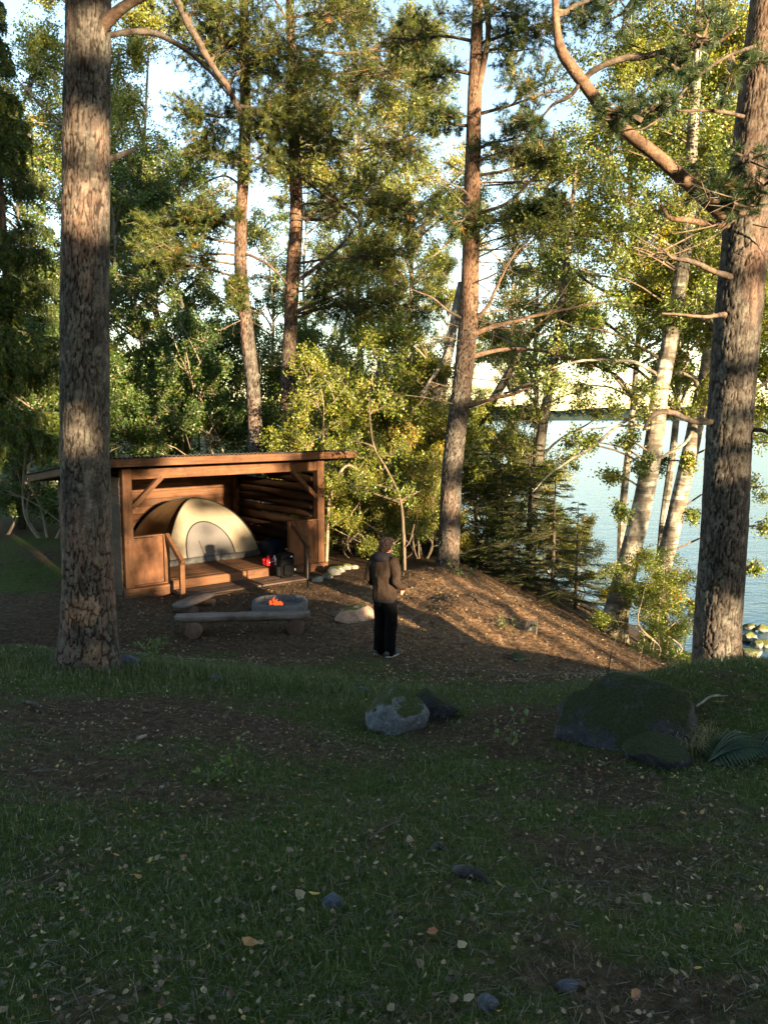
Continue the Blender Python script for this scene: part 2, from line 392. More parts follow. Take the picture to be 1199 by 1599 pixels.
plain('eye', (.03, .02, .015), .2)
plain('lip', (.38, .15, .12), .5)
plain('stake_wood', (.34, .29, .22), .8)
def rock(name, a, b, moss=0.0, mosscol=(.06, .075, .015), speck=.6):
    t = NT(name); v = t.pos(); n1 = t.noise(v, 7, 6, .65); n2_ = t.noise(v, 60, 3)
    c = t.ramp(t.math('ADD', t.math('MULTIPLY', n1, .6), t.math('MULTIPLY', n2_, .4)), [(.35, a), (.62, b)])
    sp = t.ramp(t.noise(v, 22, 3, .7), [(.58, 0.), (.66, speck)]); c = t.mix(sp, c, (.34, .34, .32))
    if moss:
        g = t.n('ShaderNodeNewGeometry'); sep = t.n('ShaderNodeSeparateXYZ'); t.l(g.outputs['Normal'], sep.inputs[0])
        f = t.math('ADD', t.math('MULTIPLY', sep.outputs[2], .45), t.noise(v, 3.0, 5, .7))
        mc = t.ramp(n2_, [(.3, tuple(.5*q for q in mosscol)), (.7, tuple(1.5*q for q in mosscol))])
        c = t.mix(t.ramp(f, [(.88 - moss*.35, 0.), (1.0 - moss*.35, 1.)]), c, mc)
    t.bsdf(c, .9, t.bump(t.math('ADD', n1, t.math('MULTIPLY', n2_, .35)), .9, .03), .25); M[name] = t.m
rock('rock_grey', (.06, .064, .072), (.19, .20, .22), .55, (.035, .045, .012))
rock('rock_dark', (.014, .014, .017), (.050, .050, .056), .60, (.020, .026, .007), speck=.15)
rock('rock_pink', (.26, .15, .10), (.46, .31, .23), .25)
rock('rock_shore', (.11, .105, .10), (.30, .29, .26), .55, (.10, .11, .03))
rock('rock_blue', (.035, .04, .055), (.085, .095, .125), speck=.12)
def ground():
    t = NT('ground'); v = t.pos(); g = t.attr('grass')
    n1 = t.noise(v, 1.4, 5); n2_ = t.noise(v, 16, 5, .65); n3 = t.noise(v, 70, 4, .7); n4 = t.noise(v, 6, 4)
    soil = t.ramp(n2_, [(.3, (.024, .016, .010)), (.5, (.064, .042, .025)), (.7, (.12, .078, .046))])
    soil = t.mix(t.ramp(n3, [(.52, 0.), (.68, .55)]), soil, (.12, .085, .055))
    soil = t.mix(t.ramp(n3, [(.30, .7), (.42, 0.)]), soil, (.018, .013, .01))
    moss = t.ramp(n2_, [(.3, (.022, .038, .008)), (.55, (.052, .076, .014)), (.75, (.098, .108, .023))])
    f = t.math('ADD', g, t.math('MULTIPLY', t.math('SUBTRACT', n4, .5), .9))
    dry = t.ramp(n2_, [(.3, (.07, .038, .021)), (.5, (.21, .125, .07)), (.7, (.42, .28, .165))])  # dry litter colour, raised to carry the sun streaks on the slope
    soil = t.mix(t.math('MULTIPLY', t.attr('dry'), t.ramp(n4, [(.3, .35), (.6, 1.)])), soil, dry)
    c = t.mix(t.ramp(f, [(.35, 0.), (.7, 1.)]), soil, moss)
    wet = t.n('ShaderNodeSeparateXYZ'); gg = t.n('ShaderNodeNewGeometry'); t.l(gg.outputs['Position'], wet.inputs[0])
    c = t.mix(t.ramp(wet.outputs[2], [(.0, .8), (.45, 0.)]), c, (.06, .055, .05))
    t.bsdf(c, .95, t.bump(t.math('ADD', n2_, t.math('MULTIPLY', n3, .6)), 1.0, .035), .1); M['ground'] = t.m
ground()
def water():
    t = NT('water'); v = t.pos((.55, 1.0, 1)); n1 = t.noise(v, 1.1, 4, .6, dist=.4); n2_ = t.noise(v, 5.0, 3, .5)
    h = t.math('ADD', n1, t.math('MULTIPLY', n2_, .25))
    t.bsdf((.03, .085, .12), .22, t.bump(h, .65, .11), .5, IOR=1.33); M['water'] = t.m
water()
def farwood():
    t = NT('far_wood'); n1 = t.noise(t.pos((1, 1, 2)), .12, 5)
    t.bsdf(t.ramp(n1, [(.3, (.010, .017, .017)), (.7, (.026, .036, .030))]), 1.0, None, 0.0); M['far_wood'] = t.m
farwood()
def flame():
    t = NT('flame'); e = t.n('ShaderNodeEmission'); e.inputs[0].default_value = (1, .10, .018, 1); e.inputs[1].default_value = .33
    t.l(e.outputs[0], t.out.inputs[0]); M['flame'] = t.m
    t = NT('ember'); n = t.noise(t.coord('Object'), 40, 3); t.bsdf((.03, .02, .02), .9, None, .1, Emission_Color=t.ramp(n, [(.45, (.02, 0, 0)), (.6, (1, .12, .02))]), Emission_Strength=.6); M['ember'] = t.m
flame()
# ================================================================== the land and the lake
def axis(lo, hi, dlo, dhi, step, g=1.16):
    a = list(np.arange(dlo, dhi + 1e-6, step)); s = step
    while a[-1] < hi: s *= g; a.append(a[-1] + s)
    s = step
    while a[0] > lo: s *= g; a.insert(0, a[0] - s)
    return np.array(a)
def grass_field(x, y):
    """0 bare litter .. 1 lush grass"""
    g = .50 + .55 * n2(x, y, .7, 3, 21) + .40 * n2(x, y, 2.3, 3, 22)
    g = g + .60 * np.exp(-(((x + 1.9) / 1.7) ** 2 + ((y - 7.6) / 1.1) ** 2))      # tall grass round the left pine
    g = g + .35 * np.exp(-(((x + .2) / 1.6) ** 2 + ((y - 8.9) / .9) ** 2))
    g = g + .25 * np.exp(-(((x + 1.0) / 1.2) ** 2 + ((y - 3.6) / 1.2) ** 2))
    g = g - .70 * np.exp(-(((x + 1.9) / 1.3) ** 2 + ((y - 5.6) / .55) ** 2))      # trodden path
    g = g - .55 * np.exp(-(((x - 1.6) / 2.0) ** 2 + ((y - 9.6) / 1.2) ** 2))
    g = g - .70 * sstep(10.2, 11.2, y) * (1 - sstep(25, 40, y)) * sstep(-7, -4, x)
    g = g - .25 * np.exp(-(((x - .6) / 1.5) ** 2 + ((y - 3.0) / .8) ** 2))
    g = g + .5 * np.exp(-(((x - 3.0) / 1.4) ** 2 + ((y - 6.3) / 1.4) ** 2))
    return np.clip(g, 0, 1)
xa = axis(-420, 420, -7.0, 9.0, .07); ya = axis(-90, 420, .8, 15.5, .07)
X, Y = np.meshgrid(xa, ya); Z = H(X, Y); nx, ny = len(xa), len(ya)
i = np.arange(ny - 1)[:, None]; j = np.arange(nx - 1)[None]
Q = np.stack([i*nx+j, i*nx+j+1, (i+1)*nx+j+1, (i+1)*nx+j], -1).reshape(-1, 4)
me = mk_mesh('ground', np.stack([X, Y, Z], -1).reshape(-1, 3), Q, {'grass': ('POINT', grass_field(X, Y).ravel()), 'dry': ('POINT', np.clip(np.exp(-(((X-1.3)/2.4)**2 + ((Y-12.6)/2.0)**2))*1.2, 0, .95).ravel())}, True)  # dry mask lightens the slope where the sun streaks lie
GROUND = tag(link('ground', me, M['ground']), kind='structure')
V = np.array([[-2500, -600, 0], [3500, -600, 0], [3500, 5000, 0], [-2500, 5000, 0.]])
tag(link('lake_water', mk_mesh('lake_water', V, np.array([[0, 1, 2, 3]])), M['water']), kind='structure')
# far wooded shore across the lake
fx = np.linspace(-1500, 1900, 900); rows = []
ridge = 13 + 9 * n2(fx, fx*0, .004, 3, 31) + 5 * n2(fx, fx*0, .05, 3, 33) + 4 * n2(fx, fx*0, .3, 2, 35)
base_y = 930 + 60 * n2(fx, fx*0, .003, 2, 37)
for dy, hz in ((0, -1.5), (2, 1.0), (8, .75), (40, 1.0), (200, .9), (204, 0)):
    z = ridge * hz * (1 if dy < 30 else 1.15) if hz > 0 else np.full_like(fx, hz)
    if dy == 2: z = ridge * .5 + 2.5 * n2(fx, fx*0, .5, 2, 39)
    rows.append(np.stack([fx, base_y + dy, z], -1))
V = np.concatenate(rows); nn = len(fx); i = np.arange(len(rows)-1)[:, None]; j = np.arange(nn-1)[None]
Q = np.stack([i*nn+j, i*nn+j+1, (i+1)*nn+j+1, (i+1)*nn+j], -1).reshape(-1, 4)
tag(link('far_shore', mk_mesh('far_shore', V, Q), M['far_wood']), kind='structure')
# ================================================================== trees
def leaf_quads(rng, p, size, upbias=.3, droop=0.0):
    size = np.asarray(size)
    """one folded diamond per point"""
    n = len(p); N = nrm(rand_dir(rng, n) + np.array([0, 0, upbias])); a = nrm(np.cross(N, rand_dir(rng, n))); a[:, 2] -= droop; a = nrm(a); b = np.cross(N, a)
    L = size * rng.uniform(.7, 1.25, n)[:, None]; W = L * .36
    V = np.stack([p - a*L*.5, p + b*W + N*L*.08 - a*L*.06, p + a*L*.5, p - b*W + N*L*.08 - a*L*.06], 1).reshape(-1, 3)
    k = np.arange(n)[:, None] * 4
    return V, np.concatenate([k + np.array([[0, 1, 2]]), k + np.array([[0, 2, 3]])], 1).reshape(-1, 3)
def needle_tris(rng, p, d, length, width):
    n = len(p); L = length * rng.uniform(.75, 1.2, n)[:, None]; s = nrm(np.cross(d, rand_dir(rng, n))) * width * .5
    V = np.stack([p - s, p + s, p + d*L], 1).reshape(-1, 3)
    return V, np.arange(3*n).reshape(-1, 3)
def clump(rng, A, C, r, nsub, ntw, sag=.0, start=.4, rbase=.03):
    """limb from A to C, side branches into the ellipsoid r about C, twigs on those. -> stick list, twig starts, twig ends"""
    A, C, r = np.asarray(A, float), np.asarray(C, float), np.asarray(r, float) * np.ones(3)
    D = C - A; L = np.linalg.norm(D); mid = (A + C)/2 + np.array([0, 0, 1.]) * L * sag + rng.normal(size=3) * L * .06
    lp = catmull([A, mid, C, C + nrm(D) * r.mean() * .5], 9)
    lr = np.linspace(rbase, rbase * .25, 9)
    st = [(lp[:-1], lp[1:], lr[:-1], lr[1:])]
    t = rng.uniform(start, 1, nsub); s0 = lp[(t*8).astype(int)]
    q = rand_dir(rng, nsub) * rng.uniform(.25, 1, (nsub, 1)) ** .45; s2 = C + q * r
    s1 = (s0 + s2)/2 + rng.normal(size=(nsub, 3)) * np.linalg.norm(s2-s0, axis=1)[:, None] * .09
    rs = rbase * .32
    st += [(s0, s1, np.full(nsub, rs), np.full(nsub, rs*.7)), (s1, s2, np.full(nsub, rs*.7), np.full(nsub, rs*.35))]
    k = np.repeat(np.arange(nsub), ntw); u = rng.uniform(.25, 1, len(k))[:, None]
    a0, a1, a2 = s0[k], s1[k], s2[k]; p0 = np.where(u < .5, a0 + (a1-a0)*u*2, a1 + (a2-a1)*(u*2-1))
    sd = nrm(a2 - a0); td = nrm(sd * .9 + rand_dir(rng, len(k)) * .95 + np.array([0, 0, .1]))
    p1 = p0 + td * (r.mean() * rng.uniform(.18, .42, len(k)))[:, None]
    st.append((p0, p1, np.full(len(k), rs*.3), np.full(len(k), rs*.12)))
    return st, p0, p1
def sticks_mesh(st, kbig=5):
    p0 = np.concatenate([s[0] for s in st]); p1 = np.concatenate([s[1] for s in st]); r0 = np.concatenate([s[2] for s in st]); r1 = np.concatenate([s[3] for s in st])
    big = r0 > .012
    return join([segs(p0[big], p1[big], r0[big], r1[big], 5), segs(p0[~big], p1[~big], np.maximum(r0[~big], .0035), np.maximum(r1[~big], .002), 3)])
def leaves_on(rng, p0, p1, nl, size, spread=.05, **kw):
    k = np.repeat(np.arange(len(p0)), nl); u = rng.uniform(.1, 1.1, len(k))[:, None]
    p = p0[k] + (p1[k]-p0[k])*u + rng.normal(size=(len(k), 3)) * spread
    V, F = leaf_quads(rng, p, size, **kw)
    tone = np.clip(rng.normal(.45, .22, len(k)), 0, 1); return V, F, np.repeat(tone, 2)
def needles_on(rng, p0, p1, nn, length, width, fwd=.55, lo=.25):
    k = np.repeat(np.arange(len(p0)), nn); u = rng.uniform(lo, 1.02, len(k))[:, None]
    td = nrm(p1 - p0)[k]; d = nrm(td * fwd + nrm(np.cross(td, rand_dir(rng, len(k)))) * .8)
    V, F = needle_tris(rng, p0[k] + (p1[k]-p0[k])*u, d, length, width)
    tw = np.clip(rng.normal(.42, .2, len(p0)), 0, 1)
    return V, F, np.clip(tw[k] + rng.normal(0, .1, len(k)), 0, 1)

def worley(u, v, nu, seed):
    """F1, F2 on a cylinder; u in cells (period nu), v in cells"""
    iu, iv = np.floor(u).astype(int), np.floor(v).astype(int); d1 = np.full(u.shape, 9.); d2 = np.full(u.shape, 9.); pid = np.zeros(u.shape)
    z = np.zeros_like(iu)
    for a in (-1, 0, 1):
        for b in (-1, 0, 1):
            cu, cv = (iu + a), iv + b; ju = _hash(cu % nu, cv, z, seed); jv = _hash(cu % nu, cv, z + 1, seed)
            d = np.hypot(cu + .1 + .8*ju - u, cv + .1 + .8*jv - v)
            m = d < d1; pid = np.where(m, ju, pid); d2 = np.where(m, d1, np.minimum(d2, d)); d1 = np.where(m, d, d1)
    return d1, d2, pid
def bark_trunk(pts, rad, k, n, seed, cellw=.055, cellh=.15, depth=.016, up0=1e9, up1=2e9, flare=0.0, buttress=0, upmax=1.0):
    """trunk whose bark plates and cracks are real relief"""
    C = catmull(pts, n); R = np.interp(np.linspace(0, len(pts)-1, n), np.arange(len(pts)), rad)
    T, A, B = frames(C); th = np.linspace(0, 2*np.pi, k, endpoint=False)
    s = np.concatenate([[0], np.cumsum(np.linalg.norm(np.diff(C, axis=0), axis=1))])
    r0 = np.median(R); nu = max(6, int(2*np.pi*r0/cellw)); TH, S = np.meshgrid(th, s)
    pp = np.stack([np.cos(TH)*r0*9, np.sin(TH)*r0*9, S*3.0], -1)
    wob = fbm(pp, 3, seed); wob2 = fbm(pp + 31, 3, seed+7)
    d1, d2, pid = worley(TH/(2*np.pi)*nu + wob*1.5, S/cellh + wob2*1.3 + TH*.6/np.pi*0, nu, seed)
    e1, e2, _ = worley(TH/(2*np.pi)*nu*2 + wob*2.2, S/cellh*2.1 + wob2*1.6, nu*2, seed+3)
    crack = (1 - sstep(.015, .19, d2 - d1))*sstep(-.75, .05, fbm(pp*.6 + 9, 3, seed+21)); crack2 = (1 - sstep(.02, .24, e2 - e1))*sstep(-.3, .3, fbm(pp*.9 + 5, 2, seed+22))
    upf = np.clip((S - up0)/(up1 - up0), 0, 1); dep = depth * (1 - .75*upf)
    fine = fbm(pp * np.array([5, 5, 3.]), 3, seed+11)
    lump = fbm(np.stack([np.cos(TH)*1.3, np.sin(TH)*1.3, S*.7], -1), 3, seed+13)
    dr = dep * (.55 - 1.35*crack - .45*crack2 + .5*fine) + lump * r0 * .09
    fl = flare * np.exp(-S/.28) * (1 + .55*np.cos(TH*buttress + seed) + .3*np.cos(TH*(buttress+2)+1.7*seed)) if flare else 0
    RR = R[:, None] + dr + fl
    V = C[:, None] + RR[..., None] * (np.cos(TH)[..., None]*A[:, None] + np.sin(TH)[..., None]*B[:, None])
    i = np.arange(n-1)[:, None]; j = np.arange(k)[None]
    Q = np.stack([i*k+j, i*k+(j+1) % k, (i+1)*k+(j+1) % k, (i+1)*k+j], -1).reshape(-1, 4)
    at = {'crack': ('POINT', np.clip(crack*1.0 + crack2*.45, 0, 1).ravel()), 'up': ('POINT', upf.ravel()*upmax), 'plate': ('POINT', pid.ravel())}
    return V.reshape(-1, 3), Q, at
def px_line(pl, d, dd=None):
    """[(px,py,width px)] at depth d (or per-point depths) -> points, radii"""
    ds = dd if dd is not None else [d]*len(pl)
    return np.array([P(a, b, e) for (a, b, w), e in zip(pl, ds)]), np.array([WM(b, e, w)/2 for (a, b, w), e in zip(pl, ds)])
def on_trunk(pts, z):
    k = np.argsort(pts[:, 2]); return np.array([np.interp(z, pts[k, 2], pts[k, c]) for c in range(3)])

def plain_trunk(items, upz0=None, upz1=None):
    V, F = join(items); up = np.zeros(len(V)) if upz0 is None else np.clip((V[:, 2]-upz0)/(upz1-upz0), 0, 1)
    return V, F, {'crack': ('POINT', np.zeros(len(V))), 'plate': ('POINT', np.full(len(V), .5)), 'up': ('POINT', up)}

def pine(label, pl, d, seed, limbs=(), clumps=(), bare=(), dd=None, k=64, n=300, up=(2.5, 5.0), cellw=.05, cellh=.13, depth=.013, flare=.03, nn=34, nl=.075, nw=.0055, nsub=9, ntw=7, foot=.25, name='pine_tree', col=(1, 1, 1, 1), sag=.02, upmax=.8, lw=1.0, tw=1.0):
    """pl: trunk in pixels; limbs: pixel polylines with depths; clumps: (px, py, depth, rx, rz) of needle masses; bare: dead branches"""
    rng = np.random.default_rng(seed); pts, rad = px_line(pl, d, dd); rad = rad*tw
    base = pts[0].copy(); base[2] = Hs(base[0], base[1]) ; pts[0] = base - np.array([0, 0, foot])
    root = thing(name, label, 'tree', tuple(base))
    V, Q, at = bark_trunk(pts, rad, k, n, seed, cellw, cellh, depth, up[0], up[1], flare, 3, upmax)
    part('trunk', V, Q, M['bark_pine'], root, at, True)
    for L in limbs:
        lp = np.array([P(a, b, e) for a, b, e, w in L]); lr = np.array([WM(b, e, w)/2 for a, b, e, w in L])*(lw if L[0][3] < 25 else .35+.6*lw)
        lp[1:] = lp[1:] + rng.normal(size=(len(lp)-1, 3))*(np.linalg.norm(lp[-1]-lp[0])*(.002 if L[0][3] > 25 else .009)); LE = L
        lv, lq = tube(lp, lr, 12, 12*len(L)); nz = fbm(lv*9, 3, seed); lv = lv + fbm(lv*2.2 + seed, 3, seed+5)[:, None]*np.array([[.05, .05, .07]])*np.clip(np.linalg.norm(lv-lp[0], axis=1), 0, 1)[:, None]*(.10 if L[0][3] > 25 else .4)
        lv = lv + (nz*.012)[:, None] * rand_dir(rng, 1)
        part('limb', lv, lq, M['bark_pine'], root, {'up': ('POINT', np.full(len(lv), (.8 if L[0][3] > 13 else .25)*upmax)), 'plate': ('POINT', np.full(len(lv), .5)), 'crack': ('POINT', np.clip(fbm(lv*22, 3, 2)*1.3, 0, .7))}, True)
    st = []
    for a, b, e, ln, ang, w in bare:      # dead branch: pixel start, depth, length, direction
        p = P(a, b, e); dr = np.array([math.cos(ang[0])*math.cos(ang[1]), math.sin(ang[0])*math.cos(ang[1]), math.sin(ang[1])])
        m1 = p + dr*ln*.5 + rng.normal(size=3)*ln*.07; q = p + dr*ln + rng.normal(size=3)*ln*.1
        c = catmull([p, m1, q], 7); r = np.linspace(w, w*.2, 7); st.append((c[:-1], c[1:], r[:-1], r[1:]))
        m = rng.integers(3, 8); s0 = c[rng.integers(1, 6, m)]; s1 = s0 + nrm(dr*.6 + rand_dir(rng, m)) * (ln*rng.uniform(.15, .4, m))[:, None]
        st.append((s0, s1, np.full(m, w*.35), np.full(m, w*.12)))
        m = m*3; b0 = s1[rng.integers(0, len(s1), m)]*.4 + s0[rng.integers(0, len(s0), m)]*0; kk = rng.integers(0, len(s1), m); b0 = s0[kk] + (s1[kk]-s0[kk])*rng.uniform(.3, 1, (m, 1)); b1 = b0 + nrm(rand_dir(rng, m)+dr*.4)*(ln*rng.uniform(.08, .22, m))[:, None]
        st.append((b0, b1, np.full(m, .004), np.full(m, .002)))
    NV, NF, NTn = [], [], []
    for c in clumps:
        cp = P(c[0], c[1], c[2]); r = np.array([c[3], c[3], c[4]])
        if len(c) > 5: A = P(*c[5])
        else:
            hd = np.hypot(*(cp - on_trunk(pts, cp[2]))[:2]); A = on_trunk(pts, cp[2] - .12*hd)
        s_, p0, p1 = clump(rng, A, cp, r, int(nsub*max(1, c[3]*1.2)), ntw, sag=sag, rbase=.035)
        st += s_; v, f, t = needles_on(rng, p0, p1, nn, nl, nw); NF.append((v, f)); NTn.append(t)
    if st:
        v, f = sticks_mesh(st); part('branches', v, f, M['twig'], root)['kind'] = 'stuff'
    if NF:
        v, f = join(NF); o = part('crown', v, f[0], M['needle_pine'], root, {'tone': ('FACE', np.concatenate(NTn))}); o.color = col
    return root, pts, rad

# ---- the two big pines in front -------------------------------------------------
left_pts = [(137, 1056, 104), (138, 1020, 92), (139, 960, 87), (138, 880, 82), (135, 740, 78), (133, 560, 76), (134, 380, 75), (136, 200, 73), (138, 30, 71), (140, -200, 68), (150, -700, 58), (165, -1300, 36), (170, -1700, 10)]
pine('thick grey barked pine standing left of the shelter in the foreground', left_pts, 7.55, 11, k=130, n=430, up=(8, 14), cellw=.036, cellh=.14, depth=.013, flare=.075, upmax=.4, tw=.92,
     limbs=[[(150, 55, 7.55, 20), (172, 30, 7.45, 19), (205, 3, 7.4, 16), (260, -30, 7.4, 13), (400, -160, 7.6, 8)],
            [(165, 56, 7.6, 10), (205, 48, 7.75, 9), (245, 50, 8.0, 9), (290, 72, 8.3, 7), (325, 105, 8.5, 5), (360, 150, 8.8, 2.5)],
            [(168, 250, 7.6, 10), (185, 243, 7.7, 9), (212, 231, 7.9, 6)]],
     clumps=[(200, -900, 7.5, 1.3, .8), (60, -1100, 7.8, 1.2, .8), (330, -1200, 7.8, 1.2, .7), (150, -1500, 7.5, 1.4, .9), (20, -800, 6.8, 1.0, .6)], nsub=7, ntw=5)
right_pts = [(1117, 1066, 88), (1117, 1040, 79), (1119, 980, 76), (1128, 860, 75), (1137, 700, 75), (1146, 560, 75), (1158, 420, 74), (1166, 330, 72), (1176, 230, 68), (1188, 100, 62), (1200, -20, 56), (1225, -250, 50), (1260, -600, 44), (1300, -1100, 26), (1320, -1400, 8)]
RD = 7.9
pine('thick pine with a long slanting orange limb at the lake side on the right', right_pts, RD, 23, k=130, n=430, up=(5.0, 8), cellw=.034, cellh=.14, depth=.012, flare=.035, upmax=.7, lw=.75, tw=.90,
     limbs=[[(1150, 352, RD, 34), (1118, 325, RD-.05, 30), (1075, 282, RD-.15, 27), (1020, 240, RD-.25, 25), (985, 212, RD-.35, 24), (945, 172, RD-.4, 23), (905, 122, RD-.45, 23), (878, 82, RD-.5, 21), (870, 50, RD-.5, 15), (868, 0, RD-.5, 13), (866, -60, RD-.5, 11)],
            [(908, 128, RD-.45, 12), (925, 105, RD-.5, 13), (965, 92, RD-.55, 12), (1010, 86, RD-.6, 13), (1060, 80, RD-.7, 12), (1110, 70, RD-.8, 8), (1150, 40, RD-.9, 5)],
            [(905, 130, RD-.45, 10), (890, 150, RD-.4, 8), (862, 165, RD-.3, 6), (840, 190, RD-.2, 3)],
            [(1135, 352, RD-.15, 15), (1105, 350, RD-.35, 14), (1070, 342, RD-.5, 12), (1045, 336, RD-.6, 9), (1030, 318, RD-.65, 4)],
            [(1140, 432, RD-.15, 13), (1110, 420, RD-.4, 11), (1075, 410, RD-.6, 10), (1048, 400, RD-.7, 7), (1032, 385, RD-.75, 3)],
            [(1135, 492, RD-.05, 13), (1118, 492, RD-.3, 9), (1090, 493, RD-.5, 7), (1030, 490, RD-.8, 4)],
            [(1118, 658, RD-.02, 13), (1085, 655, RD-.25, 11), (1055, 648, RD-.4, 12), (1030, 645, RD-.55, 11), (1012, 655, RD-.65, 8), (1000, 672, RD-.7, 4)],
            [(1160, 182, RD-.1, 8), (1110, 175, RD-.4, 7), (1040, 172, RD-.7, 4), (1000, 178, RD-.9, 2)],
            [(1185, 70, RD-.1, 9), (1140, 90, RD-.5, 6), (1080, 130, RD-.9, 6), (1020, 185, RD-1.2, 4), (980, 205, RD-1.4, 2)],
            [(1172, 670, RD-.1, 10), (1200, 676, RD-.3, 8), (1240, 700, RD-.5, 5)]],
     clumps=[(1095, 60, RD-1.0, .38, .26, (1110, 70, RD-.8)), (1020, 170, RD-1.2, .26, .16, (1060, 150, RD-1.0)), (960, 175, RD-1.3, .2, .13, (1000, 190, RD-1.3)), (1140, 110, RD-.6, .3, .25, (1140, 90, RD-.5)), (1060, 110, RD-1.0, .24, .2, (1080, 125, RD-.9)),
             (980, 10, RD-.8, .3, .2, (1020, -40, RD-.6)), (1110, 290, RD-.4, .26, .2, (1140, 300, RD-.2)), (1170, 250, RD-.6, .34, .22, (1175, 240, RD-.3)), (1150, 320, RD-.6, .26, .12, (1170, 330, RD-.3)), (1190, 300, RD-.6, .3, .2, (1180, 300, RD-.3)), (830, 190, RD-.2, .25, .15, (845, 185, RD-.2)), (895, 10, RD-.5, .3, .25, (868, 20, RD-.5)),
             (850, -80, RD-.5, .7, .5, (866, -50, RD-.5)), (1300, -500, RD, 1.3, .8), (1180, -800, RD+.4, 1.2, .8), (1420, -900, RD, 1.2, .8), (1300, -1250, RD, 1.3, .9)],
     bare=[(1165, 330, RD-.2, 1.0, (math.pi*1.15, -.25), .012), (1150, 340, RD-.25, .8, (math.pi*1.05, -.5), .010), (1120, 345, RD-.3, .9, (math.pi*.95, -.3), .010), (1175, 350, RD-.3, .8, (-.5, -.5), .010), (1100, 415, RD-.4, .5, (math.pi, .3), .008), (1060, 410, RD-.6, .5, (math.pi*1.1, .4), .007), (1180, 300, RD-.3, .9, (math.pi*1.2, -.1), .01), (1180, 690, RD-.3, .8, (-.2, -.4), .008)],
     nsub=8, ntw=6, nn=60, nl=.075, nw=.0042)

# ---- middle pine right of the person --------------------------------------------
MD = 14.9
mp = [(697, 910, 46), (699, 880, 38), (702, 820, 36), (705, 740, 36), (714, 660, 36), (724, 580, 34), (731, 500, 34), (734, 420, 31), (736, 340, 30), (738, 250, 27), (741, 150, 25), (744, 60, 22), (748, -60, 18), (752, -300, 14), (760, -600, 6)]
bare_mid = []
rr = random.Random(5)
for k in range(34):
    py = rr.uniform(250, 640); side = 1 if rr.random() < .8 else -1
    px_ = np.interp(py, [0, 340, 500, 640], [744, 736, 731, 716])
    az = rr.uniform(-.9, .9) if side > 0 else math.pi + rr.uniform(-.6, .6)
    bare_mid.append((px_, py, MD - .1, rr.uniform(.9, 2.7) * (1 if side > 0 else .45), (az, rr.uniform(-.05, .45)), rr.uniform(.009, .02)))
pine('tall reddish pine with many bare side branches right of the person', mp, MD, 31, k=72, n=420, up=(3.5, 5.5), depth=.016, flare=.06, dd=None,
     limbs=[[(738, 330, MD, 14), (748, 250, MD-.05, 15), (752, 150, MD-.1, 18), (758, 60, MD-.1, 17), (764, -60, MD-.1, 14), (780, -250, MD, 8)],
            [(733, 505, MD, 14), (760, 480, MD-.2, 10), (778, 440, MD-.4, 8), (800, 400, MD-.6, 6), (838, 362, MD-.8, 3)],
            [(732, 525, MD, 18), (770, 510, MD-.1, 13), (830, 498, MD-.3, 9), (900, 480, MD-.6, 6), (960, 470, MD-.9, 3)],
            [(728, 560, MD, 16), (780, 545, MD+.1, 11), (850, 548, MD+.2, 8), (930, 570, MD+.3, 5)],
            [(740, 335, MD, 12), (790, 318, MD-.2, 9), (830, 280, MD-.5, 7), (862, 245, MD-.8, 4)],
            [(728, 500, MD, 9), (700, 485, MD-.2, 7), (672, 465, MD-.4, 5), (640, 450, MD-.6, 2)],
            [(716, 640, MD, 14), (760, 625, MD-.3, 10), (820, 605, MD-.6, 8), (880, 570, MD-.9, 5)]],
     clumps=[(690, 190, MD, .5, .3), (790, 220, MD-.3, .7, .4), (840, 150, MD-.5, .8, .5), (800, 80, MD, .8, .5), (860, 240, MD-.7, .6, .3), (730, 340, MD-.6, .7, .3), (680, 120, MD+.3, .6, .4), (760, 20, MD-.4, .8, .5), (850, 40, MD-.4, .8, .5), (640, 60, MD+.2, .7, .5), (830, 330, MD-.6, .5, .3), (870, 320, MD-.8, .5, .25), (750, -120, MD, 1.4, .9), (900, -100, MD, 1.2, .8), (640, -140, MD, 1.2, .8), (800, -350, MD, 1.5, .9), (690, -420, MD, 1.3, .8)],
     bare=bare_mid, nn=30, nl=.085, nw=.011, nsub=22, ntw=8, col=(1.4, 1.2, .7, 1), upmax=.6, lw=.55, tw=.86)

